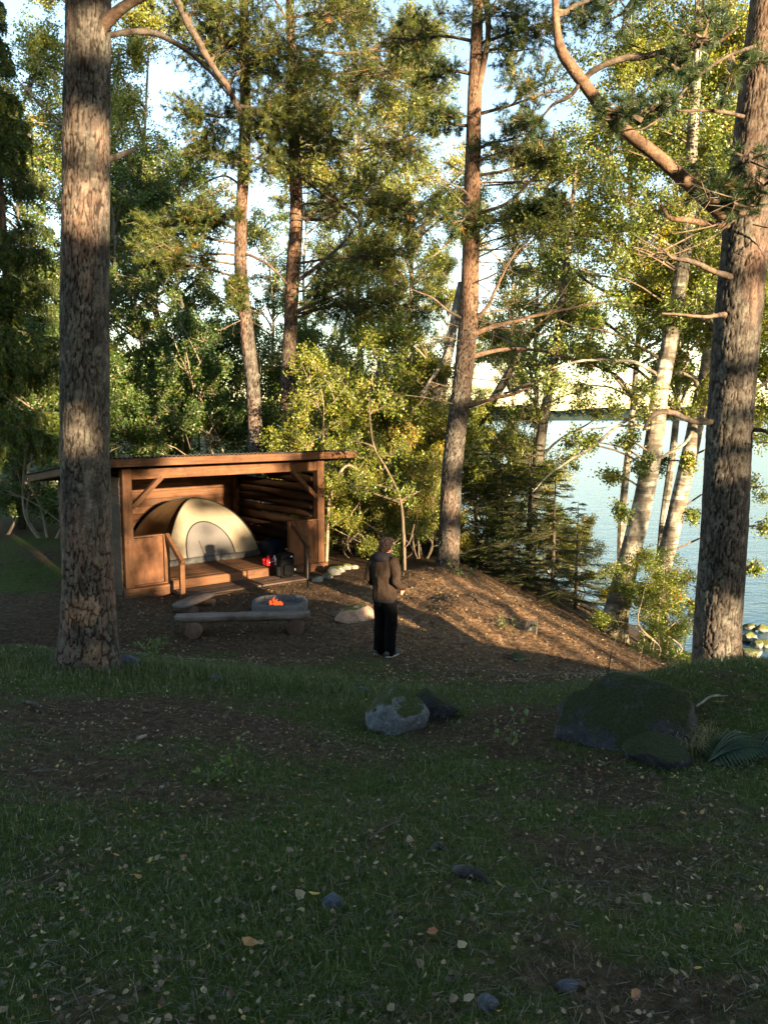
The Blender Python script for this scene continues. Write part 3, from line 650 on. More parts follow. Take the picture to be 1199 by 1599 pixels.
# ---- two pines behind the shelter ------------------------------------------------
BD = 19.5
pine('slim leaning pine rising behind the shelter roof, left of its twin', [(400, 900, 30), (399, 712, 26), (396, 620, 26), (386, 520, 25), (377, 440, 24), (377, 340, 22), (381, 260, 22), (383, 170, 21), (382, 60, 18), (380, -100, 14), (378, -350, 6)], BD, 41, k=48, n=320, up=(5.5, 8), depth=.014,
     limbs=[[(378, 395, BD, 7), (400, 402, BD-.2, 6), (425, 420, BD-.4, 5), (448, 442, BD-.6, 3)], [(377, 400, BD, 6), (350, 396, BD-.2, 5), (310, 398, BD-.4, 3)], [(378, 290, BD, 5), (350, 275, BD+.2, 4), (320, 285, BD+.3, 2)]],
     clumps=[(270, 395, BD-.5, 1.0, .40), (235, 360, BD-.3, .8, .35), (320, 330, BD-.6, .9, .40), (330, 235, BD, .9, .5), (300, 345, BD-.4, .7, .3), (420, 190, BD, 1.2, .8), (400, 250, BD-.7, 1.0, .6), (310, 180, BD+.3, 1.0, .6), (350, 90, BD, 1.3, .8), (250, 410, BD-.8, .6, .25), (370, 455, BD-.4, .35, .45), (380, -60, BD, 1.5, 1.0), (470, -150, BD, 1.4, .9), (300, -150, BD, 1.4, .9), (380, -300, BD, 1.4, .9)],
     bare=[(378, 400+k*9, BD-.1, .9, (rr.uniform(-1, 1) + (math.pi if k % 2 else 0), rr.uniform(-.5, .2)), .012) for k in range(12)], nn=28, nl=.10, nw=.0135, nsub=27, ntw=10, col=(1.8, 1.4, .7, 1), upmax=.55, lw=.75, tw=.82)
pine('straight orange pine behind the shelter roof with a long slanting limb', [(446, 900, 30), (447, 712, 26), (449, 600, 26), (454, 500, 26), (458, 420, 27), (463, 340, 25), (461, 262, 23), (458, 180, 20), (455, 100, 17), (453, 0, 15), (450, -150, 12), (448, -400, 5)], BD+.6, 43, k=48, n=320, up=(4.2, 6.5), depth=.012,
     limbs=[[(462, 272, BD+.5, 12), (430, 245, BD+.1, 11), (400, 212, BD-.4, 12), (372, 165, BD-.9, 13), (352, 135, BD-1.2, 14), (330, 95, BD-1.5, 14), (300, 50, BD-1.8, 15), (285, 20, BD-2.0, 15), (272, -10, BD-2.2, 14), (250, -80, BD-2.5, 10)],
            [(462, 268, BD+.5, 8), (500, 300, BD+.1, 5), (540, 322, BD-.3, 3)], [(464, 340, BD+.5, 8), (500, 342, BD+.2, 7), (530, 330, BD, 4)], [(463, 440, BD+.5, 9), (495, 415, BD+.3, 8), (530, 385, BD, 7), (560, 350, BD-.2, 4)], [(462, 275, BD+.4, 8), (458, 235, BD+.3, 7), (450, 218, BD+.2, 4)], [(455, 490, BD+.5, 8), (500, 470, BD+.2, 6), (555, 448, BD, 3)]],
     clumps=[(430, 80, BD-1.0, 1.5, .8, (352, 135, BD-1.2)), (480, 150, BD-.8, 1.3, .8, (400, 212, BD-.4)), (380, 60, BD-1.2, 1.2, .7, (330, 95, BD-1.5)), (500, 210, BD-.3, 1.1, .7, (430, 245, BD+.1)), (300, 20, BD-1.5, .9, .6, (300, 50, BD-1.8)), (440, 190, BD-.9, 1.1, .6, (372, 165, BD-.9)), (590, 120, BD+1, 1.4, .9), (620, 220, BD+1, 1.2, .8), (560, 300, BD+.3, 1.1, .6), (530, 20, BD+.6, 1.2, .9), (600, 400, BD+1, 1.2, .6), (560, 480, BD+.6, 1.2, .5), (640, 330, BD+1.2, 1.0, .7), (630, 480, BD+.8, 1.0, .5), (520, 440, BD, .9, .5), (650, 60, BD+1, 1.1, .8), (480, -80, BD, 1.6, 1.0), (340, -60, BD-1.5, 1.2, .8), (600, -80, BD+.5, 1.5, 1.0), (450, -300, BD, 1.6, 1.0)],
     bare=[(460, 220+k*12, BD+.3, rr.uniform(.8, 1.8), (rr.uniform(-1.2, .8), rr.uniform(-.6, .3)), .013) for k in range(22)], nn=28, nl=.10, nw=.0135, nsub=27, ntw=10, col=(2.0, 1.5, .65, 1), upmax=.6, lw=.75, tw=.82)

# ---- generic broadleaved trees, shared meshes ------------------------------------
def broadleaf(seed, Ht, R, zlo, ncl, leafmat, barkmat, leaf, nl, nsub=10, ntw=7, r0=.11, stems=1, cs=.85, flat=.8, wander=.25):
    rng = np.random.default_rng(seed); items, st, LV, LT = [], [], [], []; tr = []
    for s in range(stems):
        a = rng.uniform(0, 6.28); lean = (0 if stems == 1 else Ht*.22)
        n = 6; t = np.linspace(0, 1, n)[:, None]; pts = np.array([[0, 0, -.3]]) + t*np.array([[math.cos(a)*lean, math.sin(a)*lean, Ht+.3]]) + np.vstack([[0, 0, 0], rng.normal(size=(n-1, 3))*[wander, wander, .1]])
        items.append(tube(pts, np.linspace(r0, r0*.12, n), 8, 26)); tr.append(catmull(pts, 40))
    for c in range(ncl):
        z = zlo + (Ht*1.02 - zlo) * rng.uniform(0, 1) ** .9; f = (z - zlo)/(Ht - zlo); prof = math.sin(min(1, .22 + .78*f)*math.pi)**.7 if f < .97 else .25
        a = rng.uniform(0, 6.28); rad = R*prof*math.sqrt(rng.uniform(.08, 1)); tp = tr[rng.integers(stems)]
        ax = on_trunk(tp, z); C = ax + np.array([math.cos(a)*rad, math.sin(a)*rad, 0]); A = on_trunk(tp, max(.3, z - .55*rad - .2))
        k = cs*rng.uniform(.7, 1.3)
        s_, p0, p1 = clump(rng, A, C, (k, k, k*flat), nsub, ntw, sag=.06, rbase=min(.05, r0*.4)); st += s_
        v, f_, t = leaves_on(rng, p0, p1, nl, leaf, spread=.07); LV.append((v, f_)); LT.append(np.clip(t + rng.normal(0, .1), 0, 1))
    items.append(sticks_mesh(st)); V, F, at = plain_trunk(items, 1.2, .0) if barkmat == 'bark_birch' else plain_trunk(items)
    tm = mk_mesh('broadleaf_trunk', V, F, at, False); tm.materials.append(M[barkmat])
    v, f = join(LV); cm = mk_mesh('broadleaf_crown', v, f[0], {'tone': ('FACE', np.concatenate(LT))}); cm.materials.append(M[leafmat])
    return tm, cm
ARCH = {
    'alder1': broadleaf(101, 10, 2.5, 1.2, 30, 'leaf_green', 'bark_grey', .075, 13, r0=.10),
    'alder2': broadleaf(102, 12, 2.3, 1.5, 32, 'leaf_green', 'bark_grey', .075, 13, r0=.12),
    'birch1': broadleaf(103, 12, 2.2, 2.2, 30, 'leaf_birch', 'bark_birch', .062, 24, r0=.11, cs=.8),
    'birch2': broadleaf(104, 14, 2.4, 5.6, 30, 'leaf_birch', 'bark_birch', .062, 24, r0=.12, cs=.85),
    'shrub1': broadleaf(105, 4.2, 1.5, .35, 26, 'leaf_autumn', 'twig_pale', .055, 15, r0=.03, stems=4, cs=.55, nsub=10),
    'shrub2': broadleaf(106, 3.0, 1.2, .2, 22, 'leaf_autumn', 'twig_pale', .05, 15, r0=.022, stems=5, cs=.45, nsub=10),
}
def plant(name, arch, label, x, y, s, rz, col=(1, 1, 1, 1), group=None, cat='tree', sz=None):
    root = thing(name, label, cat, (x, y, Hs(x, y)), rz, group); root.scale = (s, s, sz or s)
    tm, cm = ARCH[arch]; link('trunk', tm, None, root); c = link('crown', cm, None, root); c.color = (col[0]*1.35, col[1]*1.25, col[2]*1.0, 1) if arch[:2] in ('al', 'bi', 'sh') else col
    return root
def at_px(px, d): r = ray(px, 700); return r[0]/r[1]*d
# ---- leafed trees traced one by one ----------------------------------------------
def leafed(name, label, pl, d, seed, clumps=(), limbs=(), bare=(), bark='bark_birch', leafmat='leaf_birch', leaf=.055, nl=14, nsub=9, ntw=6, dd=None, col=(1, 1, 1, 1), foot=.3, flare=.0, k=40, n=160, cat='tree', mossy=1.2, trunks=(), tw=1.0):
    rng = np.random.default_rng(seed); pts, rad = px_line(pl, d, dd); rad = rad*tw; base = pts[0].copy(); base[2] = Hs(base[0], base[1]); pts[0] = base - np.array([0, 0, foot])
    root = thing(name, label, cat, tuple(base))
    def one(pts, rad, kk, nn_):
        V, Q, at = bark_trunk(pts, rad, kk, nn_, seed, .07, .10, .006, 1e9, 2e9, flare, 4)
        at['up'] = ('POINT', np.clip(1 - (V[:, 2]-base[2])/mossy, 0, 1)); at['crack'] = ('POINT', at['crack'][1]*.4)
        return V, Q, at
    V, Q, at = one(pts, rad, k, n); part('trunk', V, Q, M[bark], root, at, True)
    for tl in trunks:
        p2, r2 = px_line([q[:3] for q in tl], d, [q[3] for q in tl]); V, Q, at = one(p2, r2, 28, 90); part('stem', V, Q, M[bark], root, at, True)
    items = []
    for L in limbs:
        lp = np.array([P(a, b, e) for a, b, e, w in L]); lr = np.array([WM(b, e, w)/2 for a, b, e, w in L]); lv, lq = tube(lp, lr*.75, 7, 10*len(L)); items.append((lv + fbm(lv*2.0, 3, seed)[:, None]*np.array([[.08, .08, .10]])*np.clip(np.linalg.norm(lv-lp[0], axis=1), 0, 1)[:, None], lq))
    if items:
        V, F, at = plain_trunk(items); part('limbs', V, F, M[bark], root, at, True)['kind'] = 'stuff'
    st, LV, LT = [], [], []
    for c in clumps:
        cp = P(c[0], c[1], c[2]); A = P(*c[5]) if len(c) > 5 else on_trunk(pts, cp[2] - .35*np.hypot(*(cp-on_trunk(pts, cp[2]))[:2]))
        s_, p0, p1 = clump(rng, A, cp, (c[3], c[3], c[4]), max(3, int(nsub*c[3]*c[4]/.5)), ntw, sag=.08, rbase=.022); st += s_
        v, f, t = leaves_on(rng, p0, p1, nl, leaf, spread=.06); LV.append((v, f)); LT.append(np.clip(t+rng.normal(0, .08), 0, 1))
    if st: v, f = sticks_mesh(st); part('branches', v, f, M['twig'], root)['kind'] = 'stuff'
    if LV: v, f = join(LV); o = part('crown', v, f[0], M[leafmat], root, {'tone': ('FACE', np.concatenate(LT))}); o.color = (col[0]*1.5, col[1]*1.35, col[2], 1)
    return root
ED = 14.0
leafed('birch_tree', 'leaning mossy footed birch at the top of the lake bank', [(950, 990, 74), (962, 955, 52), (975, 900, 46), (992, 830, 43), (1008, 760, 41), (1022, 680, 40), (1030, 610, 37), (1044, 540, 34), (1060, 450, 31), (1072, 350, 28), (1080, 220, 24), (1088, 80, 20), (1092, -60, 14), (1096, -300, 6)], ED, 51, k=64, n=320, flare=.08, leaf=.052, nl=30, tw=.70,
       clumps=[(1000, 480, ED, .7, .5), (930, 430, ED-.3, .8, .6), (960, 540, ED+.2, .7, .5), (1050, 400, ED+.3, .6, .5), (900, 510, ED, .7, .5), (1000, 330, ED, .8, .6), (930, 300, ED+.2, .8, .6), (1060, 290, ED, .7, .6), (980, 600, ED-.3, .6, .35), (890, 600, ED, .7, .4), (1080, 560, ED+.5, .6, .5), (1010, 200, ED, .9, .7), (940, 180, ED+.5, .8, .7), (1090, 180, ED, .8, .7), (960, 60, ED, 1.0, .8), (1080, 40, ED, 1.0, .8), (1010, -60, ED, 1.2, .9), (930, 690, ED-.2, .35, .25), (990, 640, ED-.3, .5, .25), (1005, 730, ED-.4, .3, .2), (1050, 480, ED-.3, .6, .5), (1075, 380, ED-.4, .7, .5), (1040, 330, ED-.5, .7, .5), (960, 380, ED-.2, .8, .5), (1090, 250, ED-.3, .7, .6), (880, 360, ED, .8, .5), (900, 240, ED+.4, .8, .6), (940, 740, ED-.3, .32, .26), (905, 690, ED-.2, .4, .25), (965, 800, ED-.4, .25, .22), (985, 690, ED-.4, .3, .2), (930, 640, ED-.3, .5, .25)],
       limbs=[[(1030, 640, ED, 9), (980, 655, ED-.2, 7), (920, 700, ED-.4, 6), (860, 740, ED-.6, 4), (830, 770, ED-.7, 2)], [(1035, 590, ED, 8), (990, 565, ED-.1, 7), (930, 560, ED-.3, 5), (860, 575, ED-.4, 3)], [(1028, 670, ED, 7), (960, 665, ED-.3, 4), (900, 672, ED-.5, 2)]])
ED2 = 15.6
leafed('birch_tree', 'slimmer white birch right behind the leaning birch', [(1026, 1000, 40), (1033, 900, 38), (1046, 840, 36), (1060, 780, 36), (1076, 710, 35), (1090, 640, 33), (1104, 570, 30), (1116, 480, 26), (1126, 360, 22), (1134, 200, 17), (1140, 0, 12), (1146, -200, 5)], ED2, 53, k=48, n=220, flare=.04, leaf=.052, nl=30, tw=.70,
       clumps=[(1075, 470, ED2, .7, .6), (1150, 420, ED2+.3, .8, .6), (1190, 560, ED2, .8, .6), (1180, 680, ED2, .6, .5), (1190, 760, ED2-.2, .5, .4), (1100, 330, ED2, .8, .7), (1190, 300, ED2+.5, .9, .8), (1130, 200, ED2, .9, .8), (1200, 120, ED2, .9, .8), (1110, 60, ED2, 1.0, .8), (1150, -60, ED2, 1.2, .9), (1060, 640, ED2, .4, .3), (1040, 720, ED2+.2, .3, .25), (1085, 800, ED2, .3, .3), (1080, 710, ED2-.3, .3, .3), (1190, 820, ED2-.2, .3, .3), (1175, 880, ED2-.2, .22, .25)],
       limbs=[[(1095, 620, ED2, 11), (1080, 590, ED2-.2, 10), (1050, 583, ED2-.3, 8), (1000, 600, ED2-.5, 4)], [(1085, 660, ED2, 8), (1070, 690, ED2-.2, 7), (1030, 715, ED2-.4, 5), (990, 735, ED2-.5, 2)]])
TD = 17.5
leafed('alder_tree', 'thin pale alder trunk before the lake between pine and birches', [(826, 900, 17), (832, 790, 16), (838, 730, 16), (848, 660, 15), (860, 590, 14), (870, 530, 13), (880, 450, 11), (890, 350, 8), (900, 250, 4)], TD, 55, bark='bark_grey', k=24, n=120, leaf=.056, nl=26, leafmat='leaf_birch',
       clumps=[(800, 420, TD, .8, .5), (860, 400, TD+.4, .8, .6), (820, 500, TD, .9, .5), (900, 560, TD, .8, .5), (790, 560, TD+.3, .7, .45), (850, 640, TD-.3, .6, .35), (780, 640, TD, .7, .4), (900, 480, TD, .8, .6), (830, 330, TD+.3, .7, .5), (890, 380, TD, .8, .6), (780, 690, TD-.4, .6, .35), (890, 720, TD-.2, .35, .25), (920, 610, TD, .6, .3)],
       limbs=[[(862, 585, TD, 7), (800, 610, TD-.3, 6), (735, 640, TD-.8, 4)], [(840, 720, TD, 6), (870, 690, TD-.2, 5), (930, 655, TD-.5, 3), (980, 630, TD-.6, 2)]])
SD = 19.0
leafed('dead_tree', 'grey forked dead trunk leaning left behind the middle pine', [(664, 900, 24), (672, 680, 20), (678, 640, 20), (690, 590, 18), (702, 540, 15), (712, 480, 12), (718, 440, 6)], SD, 57, bark='bark_dead', k=28, n=140,
       limbs=[[(690, 585, SD, 12), (672, 600, SD-.2, 10), (655, 622, SD-.4, 5)], [(705, 530, SD, 8), (695, 560, SD-.3, 9), (668, 600, SD-.6, 7), (655, 615, SD-.7, 3)], [(686, 610, SD, 6), (705, 625, SD-.2, 4), (712, 635, SD-.2, 2)]])
leafed('dead_tree', 'dark bent trunk crossing behind the middle pine towards the lake', [(700, 900, 20), (708, 740, 18), (728, 690, 17), (760, 640, 14), (790, 590, 12), (815, 545, 9), (850, 500, 5)], SD-.8, 58, bark='bark_grey', k=24, n=120)
# the arching bare sapling just right of the shelter and the slim one by the person's head
SAP = 16.6
leafed('sapling', 'pale arching bare sapling beside the right shelter post', [(510, 900, 5), (513, 800, 5), (517, 770, 5), (527, 745, 4.5), (542, 727, 4), (560, 735, 3), (568, 752, 2)], SAP, 59, bark='twig_pale', k=8, n=40, foot=.1, limbs=[[(548, 728, SAP, 3), (565, 738, SAP-.1, 3), (572, 742, SAP-.1, 2)]], cat='sapling')
leafed('sapling', 'slim sunlit hazel stem rising behind the head of the person', [(632, 880, 5), (631, 850, 4.5), (628, 800, 4), (622, 770, 3.5), (605, 735, 3), (585, 700, 2.6), (578, 660, 2.2), (576, 620, 1.5)], 14.6, 60, bark='twig', leafmat='leaf_autumn', leaf=.05, k=10, n=60, foot=.1, cat='sapling',
       clumps=[(590, 640, 14.8, .45, .4), (560, 690, 14.6, .4, .35), (630, 700, 14.7, .45, .35), (600, 760, 14.6, .35, .3), (650, 770, 14.8, .4, .3), (560, 760, 14.9, .35, .3)], nsub=8, limbs=[[(631, 855, 14.6, 4), (640, 845, 14.5, 3), (646, 820, 14.5, 2)]])
# ---- background wood: individual trees that share crowns ---------------------------
G1 = 'broadleaved trees behind the shelter'
BACK = [  # arch, px, depth, scale, turn, tint, label
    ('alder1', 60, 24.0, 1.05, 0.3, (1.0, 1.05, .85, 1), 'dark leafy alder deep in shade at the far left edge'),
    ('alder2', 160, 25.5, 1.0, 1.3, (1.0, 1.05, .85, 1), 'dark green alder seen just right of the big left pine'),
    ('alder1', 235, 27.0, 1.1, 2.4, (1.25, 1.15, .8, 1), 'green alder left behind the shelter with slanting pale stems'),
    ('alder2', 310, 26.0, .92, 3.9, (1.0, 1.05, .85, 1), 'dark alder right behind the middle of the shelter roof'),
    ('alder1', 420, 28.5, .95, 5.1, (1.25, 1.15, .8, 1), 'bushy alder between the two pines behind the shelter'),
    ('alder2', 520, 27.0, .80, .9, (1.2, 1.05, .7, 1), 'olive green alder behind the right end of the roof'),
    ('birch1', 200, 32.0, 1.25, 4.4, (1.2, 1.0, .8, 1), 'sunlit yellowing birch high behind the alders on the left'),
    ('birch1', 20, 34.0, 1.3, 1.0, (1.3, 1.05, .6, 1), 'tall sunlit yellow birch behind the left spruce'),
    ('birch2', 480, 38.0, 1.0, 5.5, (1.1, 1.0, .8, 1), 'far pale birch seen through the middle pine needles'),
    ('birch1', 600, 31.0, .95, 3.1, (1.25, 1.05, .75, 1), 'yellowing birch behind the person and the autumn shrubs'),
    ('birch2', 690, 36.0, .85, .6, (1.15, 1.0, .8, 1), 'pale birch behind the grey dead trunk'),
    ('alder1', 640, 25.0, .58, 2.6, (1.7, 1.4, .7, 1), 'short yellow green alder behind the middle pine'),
    ('alder1', -60, 27.0, 1.1, 5.9, (.6, .75, .8, 1), 'shaded alder reaching in from the left edge'),  # leaf tint lowered to carry its shade
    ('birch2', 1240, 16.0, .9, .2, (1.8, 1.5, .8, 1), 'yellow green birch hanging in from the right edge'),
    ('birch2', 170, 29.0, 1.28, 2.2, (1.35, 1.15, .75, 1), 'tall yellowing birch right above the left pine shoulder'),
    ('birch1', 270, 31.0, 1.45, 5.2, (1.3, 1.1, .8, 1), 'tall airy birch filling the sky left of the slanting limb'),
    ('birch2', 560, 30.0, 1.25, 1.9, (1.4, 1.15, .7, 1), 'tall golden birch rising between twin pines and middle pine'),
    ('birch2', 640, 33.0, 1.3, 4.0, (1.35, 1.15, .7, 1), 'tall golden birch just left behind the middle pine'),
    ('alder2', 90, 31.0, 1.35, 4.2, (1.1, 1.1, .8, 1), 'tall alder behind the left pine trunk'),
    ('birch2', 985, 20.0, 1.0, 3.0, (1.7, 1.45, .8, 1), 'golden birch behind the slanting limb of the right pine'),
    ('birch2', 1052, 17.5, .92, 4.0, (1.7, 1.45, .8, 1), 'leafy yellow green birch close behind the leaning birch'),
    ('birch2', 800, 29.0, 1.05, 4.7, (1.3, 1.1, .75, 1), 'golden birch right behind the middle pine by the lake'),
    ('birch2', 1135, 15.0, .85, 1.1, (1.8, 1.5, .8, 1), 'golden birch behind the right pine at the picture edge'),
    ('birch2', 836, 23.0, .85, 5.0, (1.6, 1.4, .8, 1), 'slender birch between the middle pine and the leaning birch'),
]
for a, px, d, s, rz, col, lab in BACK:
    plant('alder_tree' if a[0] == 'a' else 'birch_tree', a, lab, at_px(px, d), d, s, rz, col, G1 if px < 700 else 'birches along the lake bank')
# low dark growth closing the wood behind
k = 0
LOWL = ['dark bush low at the left edge behind the big pine', 'dark bush under the left end of the roof', 'low green bush behind the left shelter wall', 'low bush behind the shelter below the pines', 'bush peeping over the roof between the twin pines', 'olive bush behind the right half of the roof', 'bush behind the right roof corner', 'far olive bush behind the autumn shrubs', 'far bush behind the foot of the dead trunk']
for (px, d, s), lab in zip([(-10, 20, 1.3), (70, 19.5, 1.2), (170, 23, 1.35), (265, 24, 1.25), (350, 23, 1.3), (440, 24.5, 1.3), (530, 23, 1.2), (600, 26, 1.3), (690, 27, 1.2)], LOWL):
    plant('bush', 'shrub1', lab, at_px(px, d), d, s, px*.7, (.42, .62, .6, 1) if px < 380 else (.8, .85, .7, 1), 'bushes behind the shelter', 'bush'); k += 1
SHR = [('shrub1', 540, 18.6, 1.0, 'yellow autumn shrub touching the right shelter post'), ('shrub1', 585, 19.5, 1.15, 'tall yellow autumn shrub behind the head of the person'), ('shrub1', 640, 18.5, .98, 'tall golden shrub left of the middle pine'),
       ('shrub1', 690, 20.0, .95, 'golden shrub hidden behind the middle pine trunk'), ('shrub1', 740, 18.2, .80, 'golden green shrub just right of the middle pine'), ('shrub1', 790, 19.5, .85, 'yellow green shrub above the little spruces'), ('shrub2', 560, 17.2, .80, 'low green shrub right of the shelter steps'),
       ('shrub2', 610, 16.8, .72, 'low dark shrub behind the shoulder of the person'), ('shrub2', 660, 16.6, .75, 'low bushy shrub left of the middle pine foot'), ('shrub2', 860, 19.5, .62, 'yellow shrub on the bank before the lake'), ('shrub2', 770, 17.6, .95, 'leafy shrub between middle pine and little spruces'), ('shrub2', 905, 17.0, .6, 'small yellow shrub left of the leaning birch')]
for q, (a, px, d, s, lab) in enumerate(SHR):
    plant('shrub', a, lab, at_px(px, d), d, s, q*1.9, [(1.3, 1.15, .75, 1), (1.15, 1.1, .75, 1), (1.45, 1.12, .7, 1)][q % 3], 'autumn shrubs right of the shelter', 'shrub')
plant('shrub', 'shrub2', 'bright yellow green bush between the leaning birch and right pine', at_px(1030, 13.2), 13.2, .72, .8, (1.3, 1.25, .8, 1), None, 'bush', .58)
plant('shrub', 'shrub2', 'small leafy bush right of the bright bush by the lake', at_px(1066, 14.0), 14.0, .45, 2.8, (1.15, 1.15, .8, 1), None, 'bush', .4)

# ---- spruces ---------------------------------------------------------------------
def spruce_mesh(seed, Ht, R, zlo, nbr, ntw, nn, nlen, nw, droop=.25, side=None, hang=0.0):
    rng = np.random.default_rng(seed); st, T0, T1 = [], [], []
    for b in range(nbr):
        z = zlo + (Ht - zlo) * (b + rng.uniform(0, 1))/nbr; f = (z - zlo)/(Ht - zlo); L = R*(1 - f)**.85*rng.uniform(.75, 1.1) + .08
        a = rng.uniform(0, 6.283) if side is None else rng.uniform(*side); d = np.array([math.cos(a), math.sin(a), 0])
        A = np.array([0, 0, z]); m = A + d*L*.5 + np.array([0, 0, -L*droop*.3]); E = A + d*L + np.array([0, 0, -L*droop*.55 + .1*L])
        c = catmull([A, m, E], 9); r = np.linspace(.004 + L*.010, .003, 9); st.append((c[:-1], c[1:], r[:-1], r[1:]))
        m_ = int(ntw*(.4 + L/R)); u = rng.uniform(.12, 1, m_); p0 = np.stack([np.interp(u*8, np.arange(9), c[:, q]) for q in range(3)], 1)
        s = np.cross(d, [0, 0, 1]); sg = rng.choice([-1, 1], m_)[:, None]
        td = nrm(d*.75 + s*sg*rng.uniform(.35, 1., (m_, 1)) + np.array([0, 0, -.12 - hang]) + rng.normal(size=(m_, 3))*.13)
        p1 = p0 + td*((.10 + .34*L*(1 - u*.75))*rng.uniform(.6, 1.1, m_))[:, None]
        T0.append(p0); T1.append(p1); st.append((p0, p1, np.full(m_, .004), np.full(m_, .002)))
        if hang:                                    # hanging side twigs
            k = np.repeat(np.arange(m_), 3); uu = rng.uniform(.3, 1, len(k))[:, None]; h0 = p0[k] + (p1[k]-p0[k])*uu; h1 = h0 + np.stack([rng.normal(0, .04, len(k)), rng.normal(0, .04, len(k)), -rng.uniform(.1, .32, len(k))], 1)
            T0.append(h0); T1.append(h1); st.append((h0, h1, np.full(len(k), .003), np.full(len(k), .0015)))
    T0, T1 = np.concatenate(T0), np.concatenate(T1); ln = np.linalg.norm(T1-T0, axis=1)
    rep = np.maximum(4, (nn*ln/ln.mean()).astype(int)); k = np.repeat(np.arange(len(T0)), rep); u = rng.uniform(0, 1.03, len(k))[:, None]; td = nrm(T1-T0)[k]
    dirs = nrm(td*.75 + nrm(np.cross(td, rand_dir(rng, len(k))))*.75); V, F = needle_tris(rng, T0[k]+(T1[k]-T0[k])*u, dirs, nlen, nw)
    tone = np.clip(np.clip(rng.normal(.5, .2, len(T0)), 0, 1)[k] + rng.normal(0, .08, len(k)), 0, 1)
    v, f = join([tube([[0, 0, -.3], [0, 0, Ht*.5], [0, 0, Ht]], [.018+Ht*.011, .012+Ht*.006, .003], 8, 10), sticks_mesh(st)])
    tm = mk_mesh('spruce_trunk', v, f); tm.materials.append(M['bark_dark']); cm = mk_mesh('spruce_crown', V, F, {'tone': ('FACE', tone)}); cm.materials.append(M['needle_spruce'])
    return tm, cm
ARCH['spruce'] = spruce_mesh(201, 2.6, 1.15, .08, 62, 26, 26, .026, .007)
ARCH['spruce_big'] = spruce_mesh(202, 13, 1.8, 3.3, 95, 28, 15, .06, .025, droop=.6, hang=.45)
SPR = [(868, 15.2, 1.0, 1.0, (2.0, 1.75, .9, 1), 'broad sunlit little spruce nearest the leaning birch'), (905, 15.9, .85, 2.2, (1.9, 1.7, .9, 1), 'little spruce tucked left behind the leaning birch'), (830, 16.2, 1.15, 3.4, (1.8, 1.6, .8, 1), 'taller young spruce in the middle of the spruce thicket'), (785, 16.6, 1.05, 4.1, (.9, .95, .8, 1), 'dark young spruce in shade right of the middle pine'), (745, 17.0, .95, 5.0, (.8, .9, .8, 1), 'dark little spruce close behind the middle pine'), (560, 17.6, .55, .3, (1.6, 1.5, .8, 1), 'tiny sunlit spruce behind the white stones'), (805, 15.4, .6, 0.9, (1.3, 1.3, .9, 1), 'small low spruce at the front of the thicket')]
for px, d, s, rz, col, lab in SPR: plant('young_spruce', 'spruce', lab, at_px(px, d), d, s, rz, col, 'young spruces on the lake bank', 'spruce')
for px, d, s, rz, col, lab in [(-75, 11.0, 1.0, .4, (1.7, 1.5, .8, 1), 'large spruce with drooping branches filling the left edge'), (25, 21, 1.05, 2.0, (1.1, 1.1, .9, 1), 'dark spruce standing behind the drooping left spruce')]:
    plant('spruce_tree', 'spruce_big', lab, at_px(px, d), d, s, rz, col, None, 'spruce')
# ================================================================== the wooden shelter
SW, SDp = 3.88, 3.3                       # width of the open front, depth
SL = np.array(P(203, 930, 13.3)); SZ = CAMZ - 3.04
SANG = math.atan2(.625, .78)
shelter = thing('wooden_shelter', 'brown timber lean-to shelter with open front and flat sloping roof', 'shelter', (SL[0], SL[1], SZ), SANG)
rs = random.Random(77)
def sp(name, geo, mat, parent=None, smooth=False):
    V, F = geo; return link(name, mk_mesh(name, V, F, None, smooth), M[mat], parent or shelter)
def share(name, me, mat, loc, parent=None, rot=None, scale=None):
    o = link(name, me, M[mat] if not me.materials else None, parent or shelter); o.location = loc
    if rot: o.rotation_euler = rot
    if scale: o.scale = scale
    return o
roofz = lambda y: 2.155 - .117*y          # underside of the roof
for (x, y) in ((0, 0), (SW, 0), (0, SDp), (SW, SDp)):
    sp('post', cbox(x-.08, x+.08, y-.08, y+.08, -.12, roofz(y) - .005), 'wood_z')
sp('front_beam', cbox(.083, SW-.083, -.07, .07, 1.965, 2.135), 'wood_x')
sp('back_beam', cbox(.083, SW-.083, SDp-.07, SDp+.07, 1.60, 1.745), 'wood_x')
sp('brace', beam((.09, -.02, 1.50), (.62, -.02, 1.985), .08, .11, (0, 1, 0)), 'wood_x')
sp('brace', beam((SW-.09, -.02, 1.44), (SW-.66, -.02, 1.985), .08, .11, (0, 1, 0)), 'wood_x')
# floor
me = mk_mesh('floor_board', *cbox(.0, SW-.17, -.066, .066, -.03, 0, .005)); me.materials.append(M['wood_x'])
for k in range(24):
    share('floor_board', me, 'wood_x', (.085 + rs.uniform(-.004, .004), -.02 + k*.138, .17 + rs.uniform(-.003, .003)))
sp('floor_front_board', cbox(.70, SW-.66, -.118, -.092, -.02, .166), 'wood_x')
sp('sill_beam', cbox(-.10, .695, -.16, .088, -.16, .135), 'wood_x'); sp('sill_beam', cbox(SW-.655, SW+.10, -.16, .088, -.16, .135), 'wood_x')
sp('sill_beam', cbox(-.09, .09, .092, SDp, -.16, .10), 'wood_y'); sp('sill_beam', cbox(SW-.09, SW+.09, .092, SDp, -.16, .10), 'wood_y')
